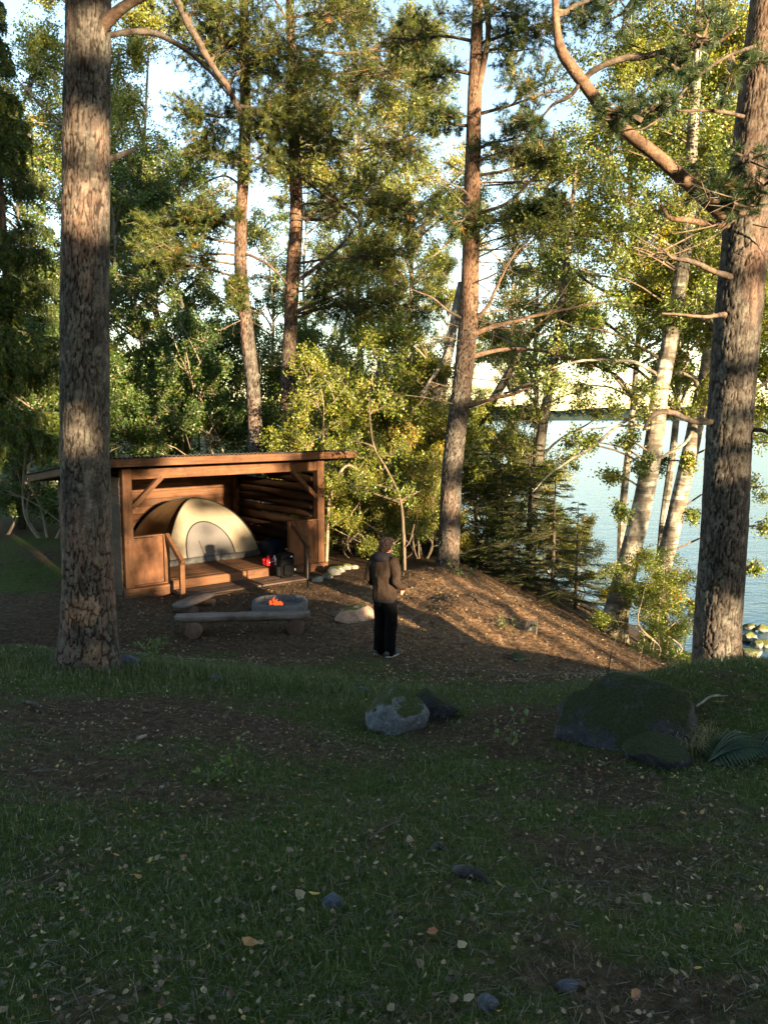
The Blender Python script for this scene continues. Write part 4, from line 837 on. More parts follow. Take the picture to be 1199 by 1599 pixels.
# lower step deck
me = mk_mesh('step_board', *cbox(0, 2.62, -.058, .058, -.032, 0, .005)); me.materials.append(M['wood_deck'])
for k in range(5): share('step_board', me, 'wood_deck', (.66 + rs.uniform(-.015, .015), -.19 - k*.124, .015 + rs.uniform(-.002, .002)))
sp('step_front', cbox(.66, 1.55, -.765, -.735, -.14, -.022), 'wood_deck'); sp('step_front', cbox(1.95, 3.27, -.765, -.735, -.14, -.022), 'wood_deck')
for x in (.8, 1.9, 3.1): sp('step_support', cbox(x-.05, x+.05, -.72, -.14, -.16, -.022), 'wood_y')
# half walls beside the opening
def half_wall(x0, x1):
    n = 3; w = (x1-x0)/n; me = mk_mesh('wall_plank', *cbox(0, w-.001, -.018, .018, .14, .965, .0015)); me.materials.append(M['wood_panel'])
    for k in range(n): share('wall_plank', me, 'wood_panel', (x0 + k*w, -.03 + rs.uniform(-.002, .002), rs.uniform(-.006, .006)))
    sp('wall_cap', cbox(x0-.005, x1+.005, -.075, .03, .975, 1.005), 'wood_x')
half_wall(.085, .60); half_wall(SW-.63, SW-.085)
for x in (.655, SW-.685):
    sp('newel_post', cbox(x-.05, x+.05, -.085, .015, .14, 1.0), 'wood_z')
for x in (.655, SW-.685):
    y1 = -.66 if x < 1 else -.58
    sp('handrail_post', cbox(x-.04, x+.04, y1-.04, y1+.04, -.2, .60), 'wood_z')
    sp('handrail', beam((x, -.09, .985), (x, y1-.06, .575), .075, .085), 'wood_y')
# left wall: lapped boards outside, right wall: logs, back wall: boards
for k in range(15):
    z = .0 + k*.142; yb = SDp
    if z + .14 > roofz(SDp): yb = min(SDp, (2.12 - z - .14)/.117)
    if yb < .5: continue
    V, F = cbox(0, .022, .0, yb, 0, .165, .004); V = V + (V[:, 2:3]/.165)*np.array([[.018, 0, 0]])
    o = sp('wall_board', (V, F), 'wood_dark_y'); o.location = (-.128, .0, z - .01)
for k in range(11):
    z = .12 + k*.185; r = .095 + rs.uniform(-.008, .01)
    yb = SDp if z + r < roofz(SDp) else min(SDp, (2.12 - z - r)/.117)
    if yb < .6: continue
    V, F = tube([(0, .1, 0), (0, yb*.35, rs.uniform(-.02, .02)), (0, yb*.7, rs.uniform(-.02, .02)), (0, yb-.1, 0)], [r, r*1.04, r*.96, r], 12, 22)
    V = V*(1 + .0) + (fbm(V*np.array([9, 3, 9.]) + k*5, 3, k)*.014)[:, None]*np.array([[1, 0, 1.]])
    o = sp('wall_log', (V, F), 'log_wood', None, True); o.location = (SW + .02, 0, z)
for k in range(11):
    z = .06 + k*.152
    V, F = cbox(.085, SW-.12, -.014, .014, 0, .148, .004)
    o = sp('back_board', (V, F), 'wood_x'); o.location = (0, SDp - .07 + rs.uniform(-.004, .004), z)
for k in range(6):
    V, F = cbox(-.03, .03, -.012, .012, .06, 1.70, .004); o = sp('back_batten', (V, F), 'wood_z'); o.location = (.35 + k*.19 + rs.uniform(-.02, .02), SDp - .105, 0)
V, F = tube([(SW-.17, SDp-.17, .15), (SW-.17, SDp-.17, .9), (SW-.16, SDp-.17, 1.74)], [.075, .075, .07], 12, 40); V[:, 0] += np.sin(V[:, 2]*17)*.02
sp('corner_log', (V, F), 'wood_z', None, True)
# roof
y0, y1, ox = -.50, SDp+.42, .55
for k in range(7):
    x = -.35 + k*(SW+.7)/6
    sp('rafter', beam((x, y0+.03, roofz(y0)+.055), (x, y1-.03, roofz(y1)+.055), .06, .105), 'wood_y')
nb = 26; w = (y1-y0)/nb
for k in range(nb):
    y = y0 + (k+.5)*w; V, F = cbox(-ox+.03, SW+ox-.03, -w*.485, w*.485, -.011, .011, .003); V[:, 2] -= V[:, 1]*.117
    o = sp('roof_board', (V, F), 'wood_x'); o.location = (0, y, roofz(y)+.122)
sp('fascia_board', beam((-ox, y0-.016, roofz(y0)+.065), (SW+ox, y0-.016, roofz(y0)+.065), .03, .135), 'wood_x')
sp('fascia_board', beam((-ox, y1+.016, roofz(y1)+.06), (SW+ox, y1+.016, roofz(y1)+.06), .03, .13), 'wood_x')
for x in (-ox+.013, SW+ox-.013): sp('barge_board', beam((x, y0+.002, roofz(y0)+.065), (x, y1-.002, roofz(y1)+.065), .026, .135), 'wood_y')
gx = np.linspace(-ox-.04, SW+ox+.04, 330); gy = np.linspace(y0-.06, y1+.06, 24); GX, GY = np.meshgrid(gx, gy)
GZ = roofz(GY) + .148 + .011*np.sin(GX*2*np.pi/.076) + n2(GX, GY, 3, 3, 3)*.006 + .02*np.maximum(0, n2(GX, GY, 7, 3, 8))
V = np.stack([GX, GY, GZ], -1).reshape(-1, 3); a, b = np.arange(23)[:, None], np.arange(329)[None]; Q = np.stack([a*330+b, a*330+b+1, (a+1)*330+b+1, (a+1)*330+b], -1).reshape(-1, 4)
V2 = V - np.array([0, 0, .012]); n_ = len(V); edge = []
for q in range(329): edge += [[q, q+n_, q+1+n_, q+1], [22*0 + 23*330+q+1, 23*330+q+1+n_, 23*330+q+n_, 23*330+q]]
for q in range(23): edge += [[(q+1)*330, (q+1)*330+n_, q*330+n_, q*330], [q*330+329, q*330+329+n_, (q+1)*330+329+n_, (q+1)*330+329]]
sp('roof_sheet', (np.vstack([V, V2]), np.concatenate([Q, Q[:, ::-1]+n_, np.array(edge)])), 'roof_felt')
def SH(x, y, z):                            # shelter frame -> world
    c, s = math.cos(SANG), math.sin(SANG); return np.array([SL[0] + c*x - s*y, SL[1] + s*x + c*y, SZ + z])

# ================================================================== tent
ta, tb, th_ = 1.02, .98, 1.16
tc = SH(2.19, 2.13, .175)
tent = thing('dome_tent', 'small sand and brown dome tent pitched inside the shelter', 'tent', tuple(tc), SANG)
cs_ = lambda s: .62*np.cos(s*np.pi/2)**.9 + .38*(1-s); zs_ = lambda s: th_*np.sin(s*np.pi/2)
def tpart(name, V, F, m, par=None, smooth=True): return link(name, mk_mesh(name, V, F, None, smooth), M[m], par or tent)
def panel(side, w0=-1, w1=1, s0=.04, s1=.985, nw=28, ns=30, off=0):
    w = np.linspace(w0, w1, nw); s = np.linspace(s0, s1, ns); W, S = np.meshgrid(w, s); c = cs_(S)
    sagx = .035*np.sin(np.pi*S)*(1 - W**2) + .006*n2(W*3+side*9, S*4, 1.5, 3, 7)
    u, v = W*c, 1*c - sagx + off
    x, y = [(u*ta, -v*tb), (v*ta, u*tb), (-u*ta, v*tb), (-v*ta, -u*tb)][side]
    V = np.stack([x, y, zs_(S)], -1).reshape(-1, 3); a, b = np.arange(ns-1)[:, None], np.arange(nw-1)[None]
    return V, np.stack([a*nw+b, a*nw+b+1, (a+1)*nw+b+1, (a+1)*nw+b], -1).reshape(-1, 4)
fp = None
for side, m, nm in ((0, 'tent_sand', 'front_panel'), (1, 'tent_brown', 'side_panel'), (2, 'tent_sand', 'back_panel'), (3, 'tent_brown', 'side_panel')):
    o = tpart(nm, *panel(side), m)
    if side == 0: fp = o
# door: grey mesh with black zip on the front panel
def front_pt(x, z, off):
    s = np.arcsin(np.clip(z/th_, 0, 1))*2/np.pi; c = cs_(s); w = np.clip(x/(ta*c), -1, 1); sag = .035*np.sin(np.pi*s)*(1-w**2) + .006*n2(w*3, s*4, 1.5, 3, 7)
    return np.stack([x, -(c - sag)*tb - off, z], -1)
t_ = np.linspace(0, np.pi, 40); ox_, oz_ = -.12 + .46*np.cos(t_), .10 + .66*np.sin(t_)**.75
ox_ = ox_ + .10*(1 - np.sin(t_))*(ox_ > -.12)
outl = front_pt(ox_, oz_, .012)
rings = [front_pt(-.10 + (ox_+.10)*q, .10 + (oz_-.10)*q, .008) for q in np.linspace(0.02, 1, 10)]
V = np.concatenate(rings); a, b = np.arange(9)[:, None], np.arange(39)[None]
door = tpart('door_mesh', V, np.stack([a*40+b, (a+1)*40+b, (a+1)*40+b+1, a*40+b+1], -1).reshape(-1, 4), 'tent_mesh')
tpart('zip', *tube(outl, .013, 6), 'tent_trim', door)
tpart('zip_pull', *tube(front_pt(np.array([-.28, -.25, -.20]), np.array([.42, .25, .07]), .014), .006, 5), 'tent_trim', door)
for sx, sy in ((1, 1), (1, -1), (-1, 1), (-1, -1)):
    s = np.linspace(.02, 1, 26); c = cs_(s); tpart('pole', *tube(np.stack([sx*ta*c*1.008, sy*tb*c*1.008, zs_(s)+.012], -1), .011, 6), 'tent_trim')
# dark waterproof tub floor edge, crumpled
pp = []; N_ = 60
for e, (x0, y0_, x1_, y1_) in enumerate(((-1, -1, 1, -1), (1, -1, 1, 1), (1, 1, -1, 1), (-1, 1, -1, -1))):
    t = np.linspace(0, 1, N_, endpoint=False); pp.append(np.stack([(x0+(x1_-x0)*t)*ta, (y0_+(y1_-y0_)*t)*tb], -1))
pp = np.concatenate(pp); nq = len(pp); rows = []
for zz, o in ((0.0, 1.03), (.03, 1.045), (.07, 1.015), (.11, 1.02), (.125, .995)):
    rows.append(np.concatenate([pp*(o + .018*fbm(np.stack([pp[:, 0]*7, pp[:, 1]*7, np.full(nq, zz*30)], -1), 3, 4))[:, None], np.full((nq, 1), zz) + .012*n2(pp[:, 0], pp[:, 1], 6, 3, 2)[:, None]*(zz > 0)], 1))
V = np.concatenate(rows); a, b = np.arange(4)[:, None], np.arange(nq)[None]
tpart('tub_floor', V, np.stack([a*nq+b, a*nq+(b+1) % nq, (a+1)*nq+(b+1) % nq, (a+1)*nq+b], -1).reshape(-1, 4), 'tent_floor')

# ================================================================== camp things
def at(o, loc, rz=0): o.location = loc; o.rotation_euler = (0, 0, rz); return o
def rbox(w, d, h, bev=.04, seed=0, amp=.01, sub=3):
    """soft box, as packed cloth"""
    bm = bmesh.new(); bmesh.ops.create_cube(bm, size=1); bmesh.ops.subdivide_edges(bm, edges=bm.edges[:], cuts=6, use_grid_fill=True)
    V = np.array([v.co[:] for v in bm.verts]); F = [[v.index for v in f.verts] for f in bm.faces]; bm.free()
    p = V*2; k = 5.0; l = (np.abs(p)**k).sum(1)**(1/k); V = p/l[:, None]*.5*np.array([w, d, h]); V = V*(1 + amp/h*fbm(V*14 + seed, 3, seed)[:, None]*3); V[:, 2] += h/2
    return V, np.array(F)
# backpack
bp = SH(2.83, -.42, .02); pack = thing('backpack', 'black hiking backpack standing on the shelter step', 'backpack', tuple(bp), SANG)
def lp(name, geo, mat, root, loc=(0, 0, 0), rot=(0, 0, 0), smooth=True):
    o = link(name, mk_mesh(name, *geo, None, smooth), M[mat], root); o.location = loc; o.rotation_euler = rot; return o
lp('main_bag', rbox(.30, .20, .40, seed=3), 'black_cloth', pack); lp('top_lid', rbox(.27, .21, .10, seed=5), 'black_cloth', pack, (0, 0, .365)); lp('front_pocket', rbox(.22, .09, .22, seed=7), 'black_cloth', pack, (0, -.12, .04)); lp('side_pocket', rbox(.08, .12, .18, seed=9), 'black_cloth', pack, (-.17, 0, .04))
lp('carry_handle', tube([(-.04, .06, .45), (0, .06, .49), (.04, .06, .45)], .008, 6, 9), 'black_cloth', pack); lp('buckle', cbox(-.02, .02, -.008, .008, -.012, .012, .004), 'white_plastic', pack, (.06, -.115, .40)); lp('buckle', cbox(-.014, .014, -.006, .006, -.02, .02, .004), 'white_plastic', pack, (.10, -.172, .16))
rp = SH(2.72, .02, .17); red = thing('stuff_sack', 'small bright red drawstring sack on the shelter floor edge', 'sack', tuple(rp), SANG + .3)
lp('sack_body', rbox(.20, .15, .16, seed=11, amp=.02), 'red_cloth', red); lp('white_strap', tube([(-.07, -.08, .09), (0, -.092, .10), (.07, -.08, .09)], .010, 6, 9), 'white_plastic', red); lp('drawstring_neck', tube([(0, 0, .15), (.01, 0, .185), (.02, 0, .20)], [.035, .022, .04], 8, 8), 'red_cloth', red)
wb = SH(2.88, .06, .17); bot = thing('water_bottle', 'clear white plastic water bottle between red sack and backpack', 'bottle', tuple(wb))
lp('bottle_body', tube([(0, 0, 0), (0, 0, .02), (0, 0, .12), (0, 0, .155), (0, 0, .17)], [.03, .034, .033, .022, .014], 14), 'white_plastic', bot); lp('cap', tube([(0, 0, .171), (0, 0, .195)], .016, 12), 'white_plastic', bot)
bb = SH(3.35, .95, .17); blu = thing('duffel_bag', 'dark blue bag in the shadow beside the log wall', 'bag', tuple(bb), SANG)
lp('bag_body', rbox(.36, .5, .34, seed=13, amp=.02), 'blue_cloth', blu); lp('bag_strap', tube([(-.17, -.1, .28), (-.10, -.1, .37), (.08, -.1, .36), (.16, -.1, .26)], .012, 6, 14), 'black_cloth', blu)
# benches: half logs with flat tops on round log feet
def half_log(p, q, w, h, seed):
    """flat top plank sawn from a log, rounded below, with a tapered end"""
    p, q = np.array(p, float), np.array(q, float); L = np.linalg.norm(q-p); ax = (q-p)/L; ay = nrm(np.cross([0, 0, 1], ax)); n = 16
    th = np.linspace(np.pi, 2*np.pi, 11); prof = np.concatenate([np.stack([np.cos(th)*w/2, np.sin(th)*h], -1), [[w/2*.97, .012], [-w/2*.97, .012]]]); m = len(prof)
    t = np.linspace(0, 1, n); V = []
    for u in t:
        k = 1 - .22*max(0, .10-u)/.10 - .1*max(0, u-.94)/.06 + .03*math.sin(u*9 + seed)
        V.append(p + ax*L*u + ay*prof[:, :1]*k + np.array([0, 0, 1])*(prof[:, 1:2]*(k if k < 1 else 1)))
    V = np.concatenate(V); a, b = np.arange(n-1)[:, None], np.arange(m)[None]; Q = np.stack([a*m+b, a*m+(b+1) % m, (a+1)*m+(b+1) % m, (a+1)*m+b], -1).reshape(-1, 4)
    V = np.vstack([V, V[:m].mean(0), V[-m:].mean(0)]); j = np.arange(m); e0, e1 = n*m, n*m+1
    T = np.concatenate([np.stack([np.full(m, e0), (j+1) % m, j], 1), np.stack([np.full(m, e1), (n-1)*m+j, (n-1)*m+(j+1) % m], 1)])
    return V, [Q, T]
def bench(label, p, q, w, h, feet, seed):
    c = (np.array(p)+np.array(q))/2; c[2] = Hs(c[0], c[1]); r = thing('log_bench', label, 'bench', tuple(c))
    ax = nrm(np.array(q)-np.array(p)); r.rotation_euler = (0, 0, math.atan2(ax[1], ax[0])); L = np.linalg.norm(np.array(q)-np.array(p)); zt = p[2]-c[2]
    V, F = half_log((-L/2, 0, zt), (L/2, 0, zt), w, h, seed); lp('seat_plank', (V, F), 'wood_grey', r)
    for x in feet:
        gz = max(Hs(*(c + ax*x*L/2)[:2]) - c[2], zt - h*.8 - .20); R = (zt - h*.8 - gz)/2 + .022
        V, F = tube([(0, -w*.62, 0), (0, 0, 0), (0, w*.62, 0)], [R, R*1.03, R*.97], 16, 8); lp('log_foot', (V, F), 'log_end', r, (x*L/2, 0, gz + R - .03), (0, 0, 0), False)
    return r
b1p, b1q = PZ(274, 962, CAMZ - 2.88), PZ(484, 957, CAMZ - 2.88)
bench('long half log bench in front of the fire ring', b1p, b1q, .26, .10, (-.72, .78), 1)
b2p, b2q = PZ(280, 946, CAMZ - 2.93), PZ(326, 926, CAMZ - 2.93)
bench('short weathered bench pointing at the shelter, left of the fire ring', b2p, b2q, .31, .07, (-.6, .6), 2)
# fire ring
fc = PZ(437, 939, CAMZ - 2.95); fg = Hs(fc[0], fc[1]); ring = thing('fire_ring', 'grey concrete ring fireplace with a small fire inside', 'fireplace', (fc[0], fc[1], fg))
prof = [(.47, -.1), (.47, .0), (.465, .11), (.455, .145), (.44, .16), (.40, .16), (.385, .145), (.385, .02), (.385, -.08)]; k = 56; thh = np.linspace(0, 2*np.pi, k, endpoint=False)
V = np.concatenate([np.stack([np.cos(thh)*r*.95, np.sin(thh)*r*.95, np.full(k, z) + .006*np.sin(thh*3)], -1) for r, z in prof]); a, b = np.arange(len(prof)-1)[:, None], np.arange(k)[None]
lp('concrete_rim', (V, np.stack([a*k+b, a*k+(b+1) % k, (a+1)*k+(b+1) % k, (a+1)*k+b], -1).reshape(-1, 4)), 'concrete', ring)
V = np.concatenate([np.stack([np.cos(thh)*r, np.sin(thh)*r, .05 + .03*n2(np.cos(thh)*r, np.sin(thh)*r, 8, 3, 3)], -1) for r in (.37, .25, .12, .01)]); a = np.arange(3)[:, None]
lp('ash_bed', (V, np.stack([a*k+b, a*k+(b+1) % k, (a+1)*k+(b+1) % k, (a+1)*k+b], -1).reshape(-1, 4)), 'ash', ring)
fire = thing('camp_fire', 'small red flames on charred sticks inside the ring', 'fire', (fc[0]-.06, fc[1]-.08, fg + .05))
for q in range(6):
    an = q*1.05 + .3; lp('charred_stick', tube([(math.cos(an)*.2, math.sin(an)*.2, .0), (0, 0, .06), (-math.cos(an)*.04, -math.sin(an)*.04, .10)], [.022, .022, .014], 8, 8), 'char', fire)
lp('embers', blob(None, (.13, .12, .045), .4, 3, 3, 3), 'ember', fire, (0, 0, .02), smooth=False)
for q, (fx_, fy_, fh_) in enumerate([(-.07, 0, .09), (-.02, .03, .13), (.03, -.02, .11), (.08, .01, .07), (.0, -.05, .08)]):
    V, F = tube([(0, 0, 0), (.012, 0, fh_*.3), (-.012, .005, fh_*.65), (.01, 0, fh_)], [.026, .034, .018, .002], 8, 12); lp('flame', (V, F), 'flame', fire, (fx_, fy_, .04))
gp = PZ(481, 951, Hs(*PZ(481, 951, CAMZ-3.15)[:2])); pole = thing('grill_pole', 'thin iron grill pole standing right of the fire ring', 'pole', tuple(gp))
lp('rod', tube([(0, 0, -.2), (0, 0, .55), (0, 0, 1.0)], .014, 8), 'iron', pole); lp('rod_hook', tube([(0, 0, .86), (.03, 0, .86), (.08, 0, .84)], .012, 6, 6), 'iron', pole)
# ================================================================== the person
def ico(c, r, sub=3):
    bm = bmesh.new(); bmesh.ops.create_icosphere(bm, subdivisions=sub, radius=1); V = np.array([v.co[:] for v in bm.verts]); F = np.array([[v.index for v in f.verts] for f in bm.faces]); bm.free()
    return V*np.asarray(r) + np.asarray(c), F
def cap(p, q, r0, r1, k=14):
    V, F = tube([p, q], [r0, r1], k); return [(V, F), ico(p, r0, 2), ico(q, r1, 2)]
def chain(pts, rr_):
    o = []
    for a in range(len(pts)-1): o += cap(pts[a], pts[a+1], rr_[a], rr_[a+1])
    return o
def lathe_z(sec, k=24):
    """stack of ellipses (cx, cy, z, rx, ry)"""
    th = np.linspace(0, 2*np.pi, k, endpoint=False); V = np.concatenate([np.stack([c[0]+np.cos(th)*c[3], c[1]+np.sin(th)*c[4], np.full(k, c[2])], -1) for c in sec]); n = len(sec)
    a, b = np.arange(n-1)[:, None], np.arange(k)[None]; Q = np.stack([a*k+b, a*k+(b+1) % k, (a+1)*k+(b+1) % k, (a+1)*k+b], -1).reshape(-1, 4)
    V = np.vstack([V, [sec[0][0], sec[0][1], sec[0][2]], [sec[-1][0], sec[-1][1], sec[-1][2]]]); j = np.arange(k); e0, e1 = n*k, n*k+1
    return V, [Q, np.concatenate([np.stack([np.full(k, e0), (j+1) % k, j], 1), np.stack([np.full(k, e1), (n-1)*k+j, (n-1)*k+(j+1) % k], 1)])]
def fuse(name, items, voxel, smooth_it=4):
    V, F = join(items); o = bpy.data.objects.new('tmp', mk_mesh('tmp', V, F)); COL.objects.link(o)
    m = o.modifiers.new('r', 'REMESH'); m.mode = 'VOXEL'; m.voxel_size = voxel; m.use_smooth_shade = True
    s = o.modifiers.new('s', 'SMOOTH'); s.iterations = smooth_it; s.factor = .5
    dg = bpy.context.evaluated_depsgraph_get(); me = bpy.data.meshes.new_from_object(o.evaluated_get(dg)); me.name = name
    old = o.data; bpy.data.objects.remove(o); bpy.data.meshes.remove(old); return me
pf = PZ(601, 1026, Hs(*PZ(601, 1026, CAMZ-3.3)[:2])); pf[2] = Hs(pf[0], pf[1])
PYAW = -math.radians(38)
person = thing('person', 'person in a brown jacket and black trousers looking towards the lake', 'person', tuple(pf), PYAW)
sh = [(s*.165, -.01, 1.30) for s in (-1, 1)]; el = [(-.235, -.06, 1.05), (.235, -.07, 1.05)]; wr = [(-.20, .13, .93), (.19, .14, .93)]
hd = np.array([0, .035, 1.485])
body = []
body.append(lathe_z([(0, 0, .78, .13, .09), (0, 0, .86, .155, .105), (0, .0, .98, .135, .095), (0, 0, 1.12, .155, .105), (0, -.005, 1.25, .165, .10), (0, -.01, 1.33, .12, .075), (0, 0, 1.37, .055, .055)]))
body += cap((0, 0, 1.33), (0, .018, 1.44), .05, .048)
body.append(ico(hd + [0, -.008, .02], (.072, .092, .09))); body.append(ico(hd + [0, .018, -.035], (.058, .070, .075)))
body.append(ico(hd + [0, .052, -.085], (.028, .025, .025)))                       # chin
body += cap(hd + [0, .085, .015], hd + [0, .108, -.022], .008, .014)               # nose
for s in (-1, 1):
    body.append(ico(hd + [s*.074, .0, -.01], (.012, .022, .034)))                  # ears
    i = 0 if s < 0 else 1
    body += chain([sh[i], el[i], wr[i]], [.048, .040, .028])
    body += chain([(s*.085, 0, .82), (s*.088, .015, .46), (s*.085, -.015, .09)], [.085, .058, .04])
    body += chain([(s*.085, -.03, .04), (s*.10, .12, .03)], [.038, .03])
    # hand: palm, four unequal bent fingers and a thumb, resting at the pocket
    w = np.array(wr[i]); f = nrm(np.array([-s*.45, .55, -.65])); up_ = nrm(np.cross(f, [s*1., 0, 0])); sd = np.cross(f, up_)
    body += cap(w, w + f*.075, .026, .032)
    for q, ln in enumerate((.062, .072, .068, .052)):
        b0 = w + f*.085 + up_*(.030 - q*.020); m0 = b0 + f*ln*.5 + sd*.006*s; body += chain([b0, m0, m0 + nrm(f - sd*.5*s)*ln*.5], [.0095, .009, .008])
    tb0 = w + f*.03 + up_*.03; body += chain([tb0, tb0 + nrm(f + up_*.8)*.032, tb0 + nrm(f + up_*.8)*.032 + f*.03], [.011, .010, .009])
bo = link('body', fuse('body', body, .0095, 1), M['skin'], person)
jk = [lathe_z([(0, 0, .76, .168, .125), (0, -.005, .80, .178, .135), (0, -.01, .95, .168, .132), (0, -.012, 1.10, .182, .138), (0, -.015, 1.22, .192, .132), (0, -.015, 1.30, .175, .110), (0, -.01, 1.355, .105, .085), (0, 0, 1.39, .072, .070)])]
for s in (-1, 1):
    i = 0 if s < 0 else 1; e = np.array(el[i]); w = np.array(wr[i]); jk += chain([(s*.150, -.015, 1.285), (s*.205, -.04, 1.18), e, e*.45 + w*.55 + np.array([s*.01, 0, -.01]), w + nrm(w-e)*.005], [.078, .070, .062, .056, .044])
me = fuse('jacket', jk, .011, 3); co = np.array([v.co[:] for v in me.vertices]); nz = fbm(co*np.array([11, 11, 6.]), 3, 5)*.018 + fbm(co*np.array([26, 26, 16.]), 2, 6)*.007
no = np.array([v.normal[:] for v in me.vertices]); me.vertices.foreach_set('co', (co + no*nz[:, None]).astype(np.float32).ravel()); me.update()
jo = link('jacket', me, M['jacket'], person)
hood = [ico((0, -.105, 1.345), (.115, .055, .062)), ico((0, -.085, 1.385), (.10, .045, .045))] + chain([(-.085, -.05, 1.385), (-.07, .045, 1.36)], [.032, .028]) + chain([(.085, -.05, 1.385), (.07, .045, 1.36)], [.032, .028])
link('hood', fuse('hood', hood, .011, 3), M['jacket_dark'], jo)
link('hem_band', mk_mesh('hem_band', *lathe_z([(0, -.005, .745, .166, .125), (0, -.005, .75, .176, .134), (0, -.005, .785, .181, .139), (0, -.005, .79, .170, .13)]), None, True), M['jacket_dark'], jo)
tr_ = [lathe_z([(0, 0, .74, .165, .12), (0, 0, .82, .165, .12), (0, 0, .90, .155, .115), (0, 0, .93, .14, .10)])]
for s in (-1, 1): tr_ += chain([(s*.082, -.005, .80), (s*.090, .015, .60), (s*.092, .01, .42), (s*.092, -.01, .22), (s*.092, -.005, .075)], [.096, .088, .080, .078, .082])
me = fuse('trousers', tr_, .011, 3); co = np.array([v.co[:] for v in me.vertices]); no = np.array([v.normal[:] for v in me.vertices]); nz = fbm(co*np.array([14, 14, 9.]), 3, 8)*.017
me.vertices.foreach_set('co', (co + no*nz[:, None]).astype(np.float32).ravel()); me.update(); link('trousers', me, M['trousers'], person)
for s in (-1, 1):
    so = link('shoe', fuse('shoe', [ico((s*.092, -.03, .055), (.048, .07, .05)), ico((s*.10, .075, .045), (.048, .095, .038)), ico((s*.104, .14, .036), (.043, .05, .03))], .008, 2), M['shoe'], person)
    link('sole', mk_mesh('sole', *lathe_z([(s*.10, .04, .0, .045, .135), (s*.10, .04, .012, .051, .148), (s*.10, .04, .028, .049, .145)]), None, True), M['shoe_sole'], so)
hr = [ico(hd + [0, -.022, .035], (.086, .098, .085)), ico(hd + [0, -.050, -.01], (.080, .068, .085)), ico(hd + [0, .055, .075], (.066, .045, .035))]
for s in (-1, 1): hr.append(ico(hd + [s*.064, -.02, .012], (.022, .055, .06)))
me = fuse('hair', hr, .008, 1); co = np.array([v.co[:] for v in me.vertices]); no = np.array([v.normal[:] for v in me.vertices]); nz = fbm(co*np.array([60, 60, 20.]), 3, 8)*.018
me.vertices.foreach_set('co', (co + no*nz[:, None]).astype(np.float32).ravel()); me.update(); link('hair', me, M['hair'], person)
for s in (-1, 1):
    link('eye', mk_mesh('eye', *ico(hd + [s*.030, .078, .008], (.012, .008, .007), 2), None, True), M['eye'], bo)
link('mouth', mk_mesh('mouth', *ico(hd + [0, .085, -.052], (.022, .007, .006), 2), None, True), M['lip'], bo)
# ================================================================== stones, roots, small plants
def stone(name, label, px, py, r, mat, seed, cat='stone', sink=.35, rz=0, rough=.25, sub=4, group=None, z=None, cuts=9):
    g = G(px, py) if z is None else PZ(px, py, z); g[2] = Hs(g[0], g[1]) if z is None else z
    V, F = blob(None, r, rough, sub, 1.4, seed, cuts); c, s = math.cos(rz), math.sin(rz); V = np.stack([V[:, 0]*c - V[:, 1]*s, V[:, 0]*s + V[:, 1]*c, V[:, 2]], -1) + np.array([0, 0, r[2]*(1-2*sink)])
    o = link(name, mk_mesh(name, V, F, None, True), M[mat]); o.location = g; return tag(o, label, cat, group)
stone('boulder', 'rounded grey boulder with mossy front in the grass below the person', 620, 1136, (.25, .23, .23), 'rock_grey', 3, 'rock', .30, .4, .2, 5, cuts=5)
stone('boulder', 'low moss covered stone right beside the rounded grey boulder', 672, 1122, (.24, .2, .18), 'rock_dark', 5, 'rock', .35)
bld = stone('boulder', 'big dark mossy boulder at the foot of the right pine', 975, 1140, (.50, .50, .35), 'rock_dark', 14, 'rock', .44, .5, .32, 5, cuts=9)
stone('boulder', 'dark mossy stone nearest the fern on the right bank', 1020, 1188, (.20, .18, .15), 'rock_dark', 12, 'rock', .40, -.2, .26, 5)
stone('rock', 'sunlit pinkish rock lying left of the person', 556, 968, (.36, .22, .16), 'rock_pink', 15, 'rock', .28, .3, .25, 5)
stone('rock', 'flat grey stone lying on the sunlit slope right of the person', 808, 1030, (.14, .10, .07), 'rock_grey', 17, 'rock', .3)
stone('rock', 'grey stone half hidden behind the foot of the left pine', 203, 1040, (.12, .12, .09), 'rock_blue', 19, 'rock', .3)
stone('stone', 'smooth bluish stone lying among leaves in the foreground', 519, 1412, (.045, .038, .030), 'rock_blue', 21, sub=3)
stone('stone', 'small dark stone up left of the rounded grey boulder', 565, 1080, (.08, .07, .06), 'rock_grey', 23, sub=3)
stone('stone', 'small bluish stone in the grass right of the left pine', 335, 1062, (.07, .06, .04), 'rock_blue', 25, sub=3)
stone('stone', 'small flat bluish stone near the bottom edge of the grass', 885, 1545, (.045, .035, .022), 'rock_blue', 27, sub=3)
stone('stone', 'little dark stone at the bottom left of the flat bluish one', 762, 1570, (.035, .035, .022), 'rock_blue', 29, sub=3)
for q, (px, py, r, lab) in enumerate([(497, 908, .11, 'leftmost pale stone by the shelter sill'), (512, 903, .10, 'pale stone second from the shelter sill'), (522, 897, .15, 'largest pale stone in the row right of the shelter'), (531, 893, .12, 'upright pale stone in the row right of the shelter'), (541, 889, .12, 'brightest pale stone at the end of the row'), (553, 888, .09, 'little tan stone right of the pale stone row')]):
    stone('stone', lab, px, py, (r, r*.8, r*.85), 'rock_pink' if q == 5 else 'rock_shore', 40+q, group='pale stones by the shelter', sub=3)
SHR_L = ['mossy shore rock touching the right pine at the waterline', 'round shore rock just above the mossy one', 'small wet rock farthest out by the pine', 'wet rock at the right edge of the picture', 'tiny rock in the shallows below the shore rocks', 'dark shore stone behind the mossy rock', 'dark rounded stone on the bank at the right edge', 'flat rock in the water near the right edge']
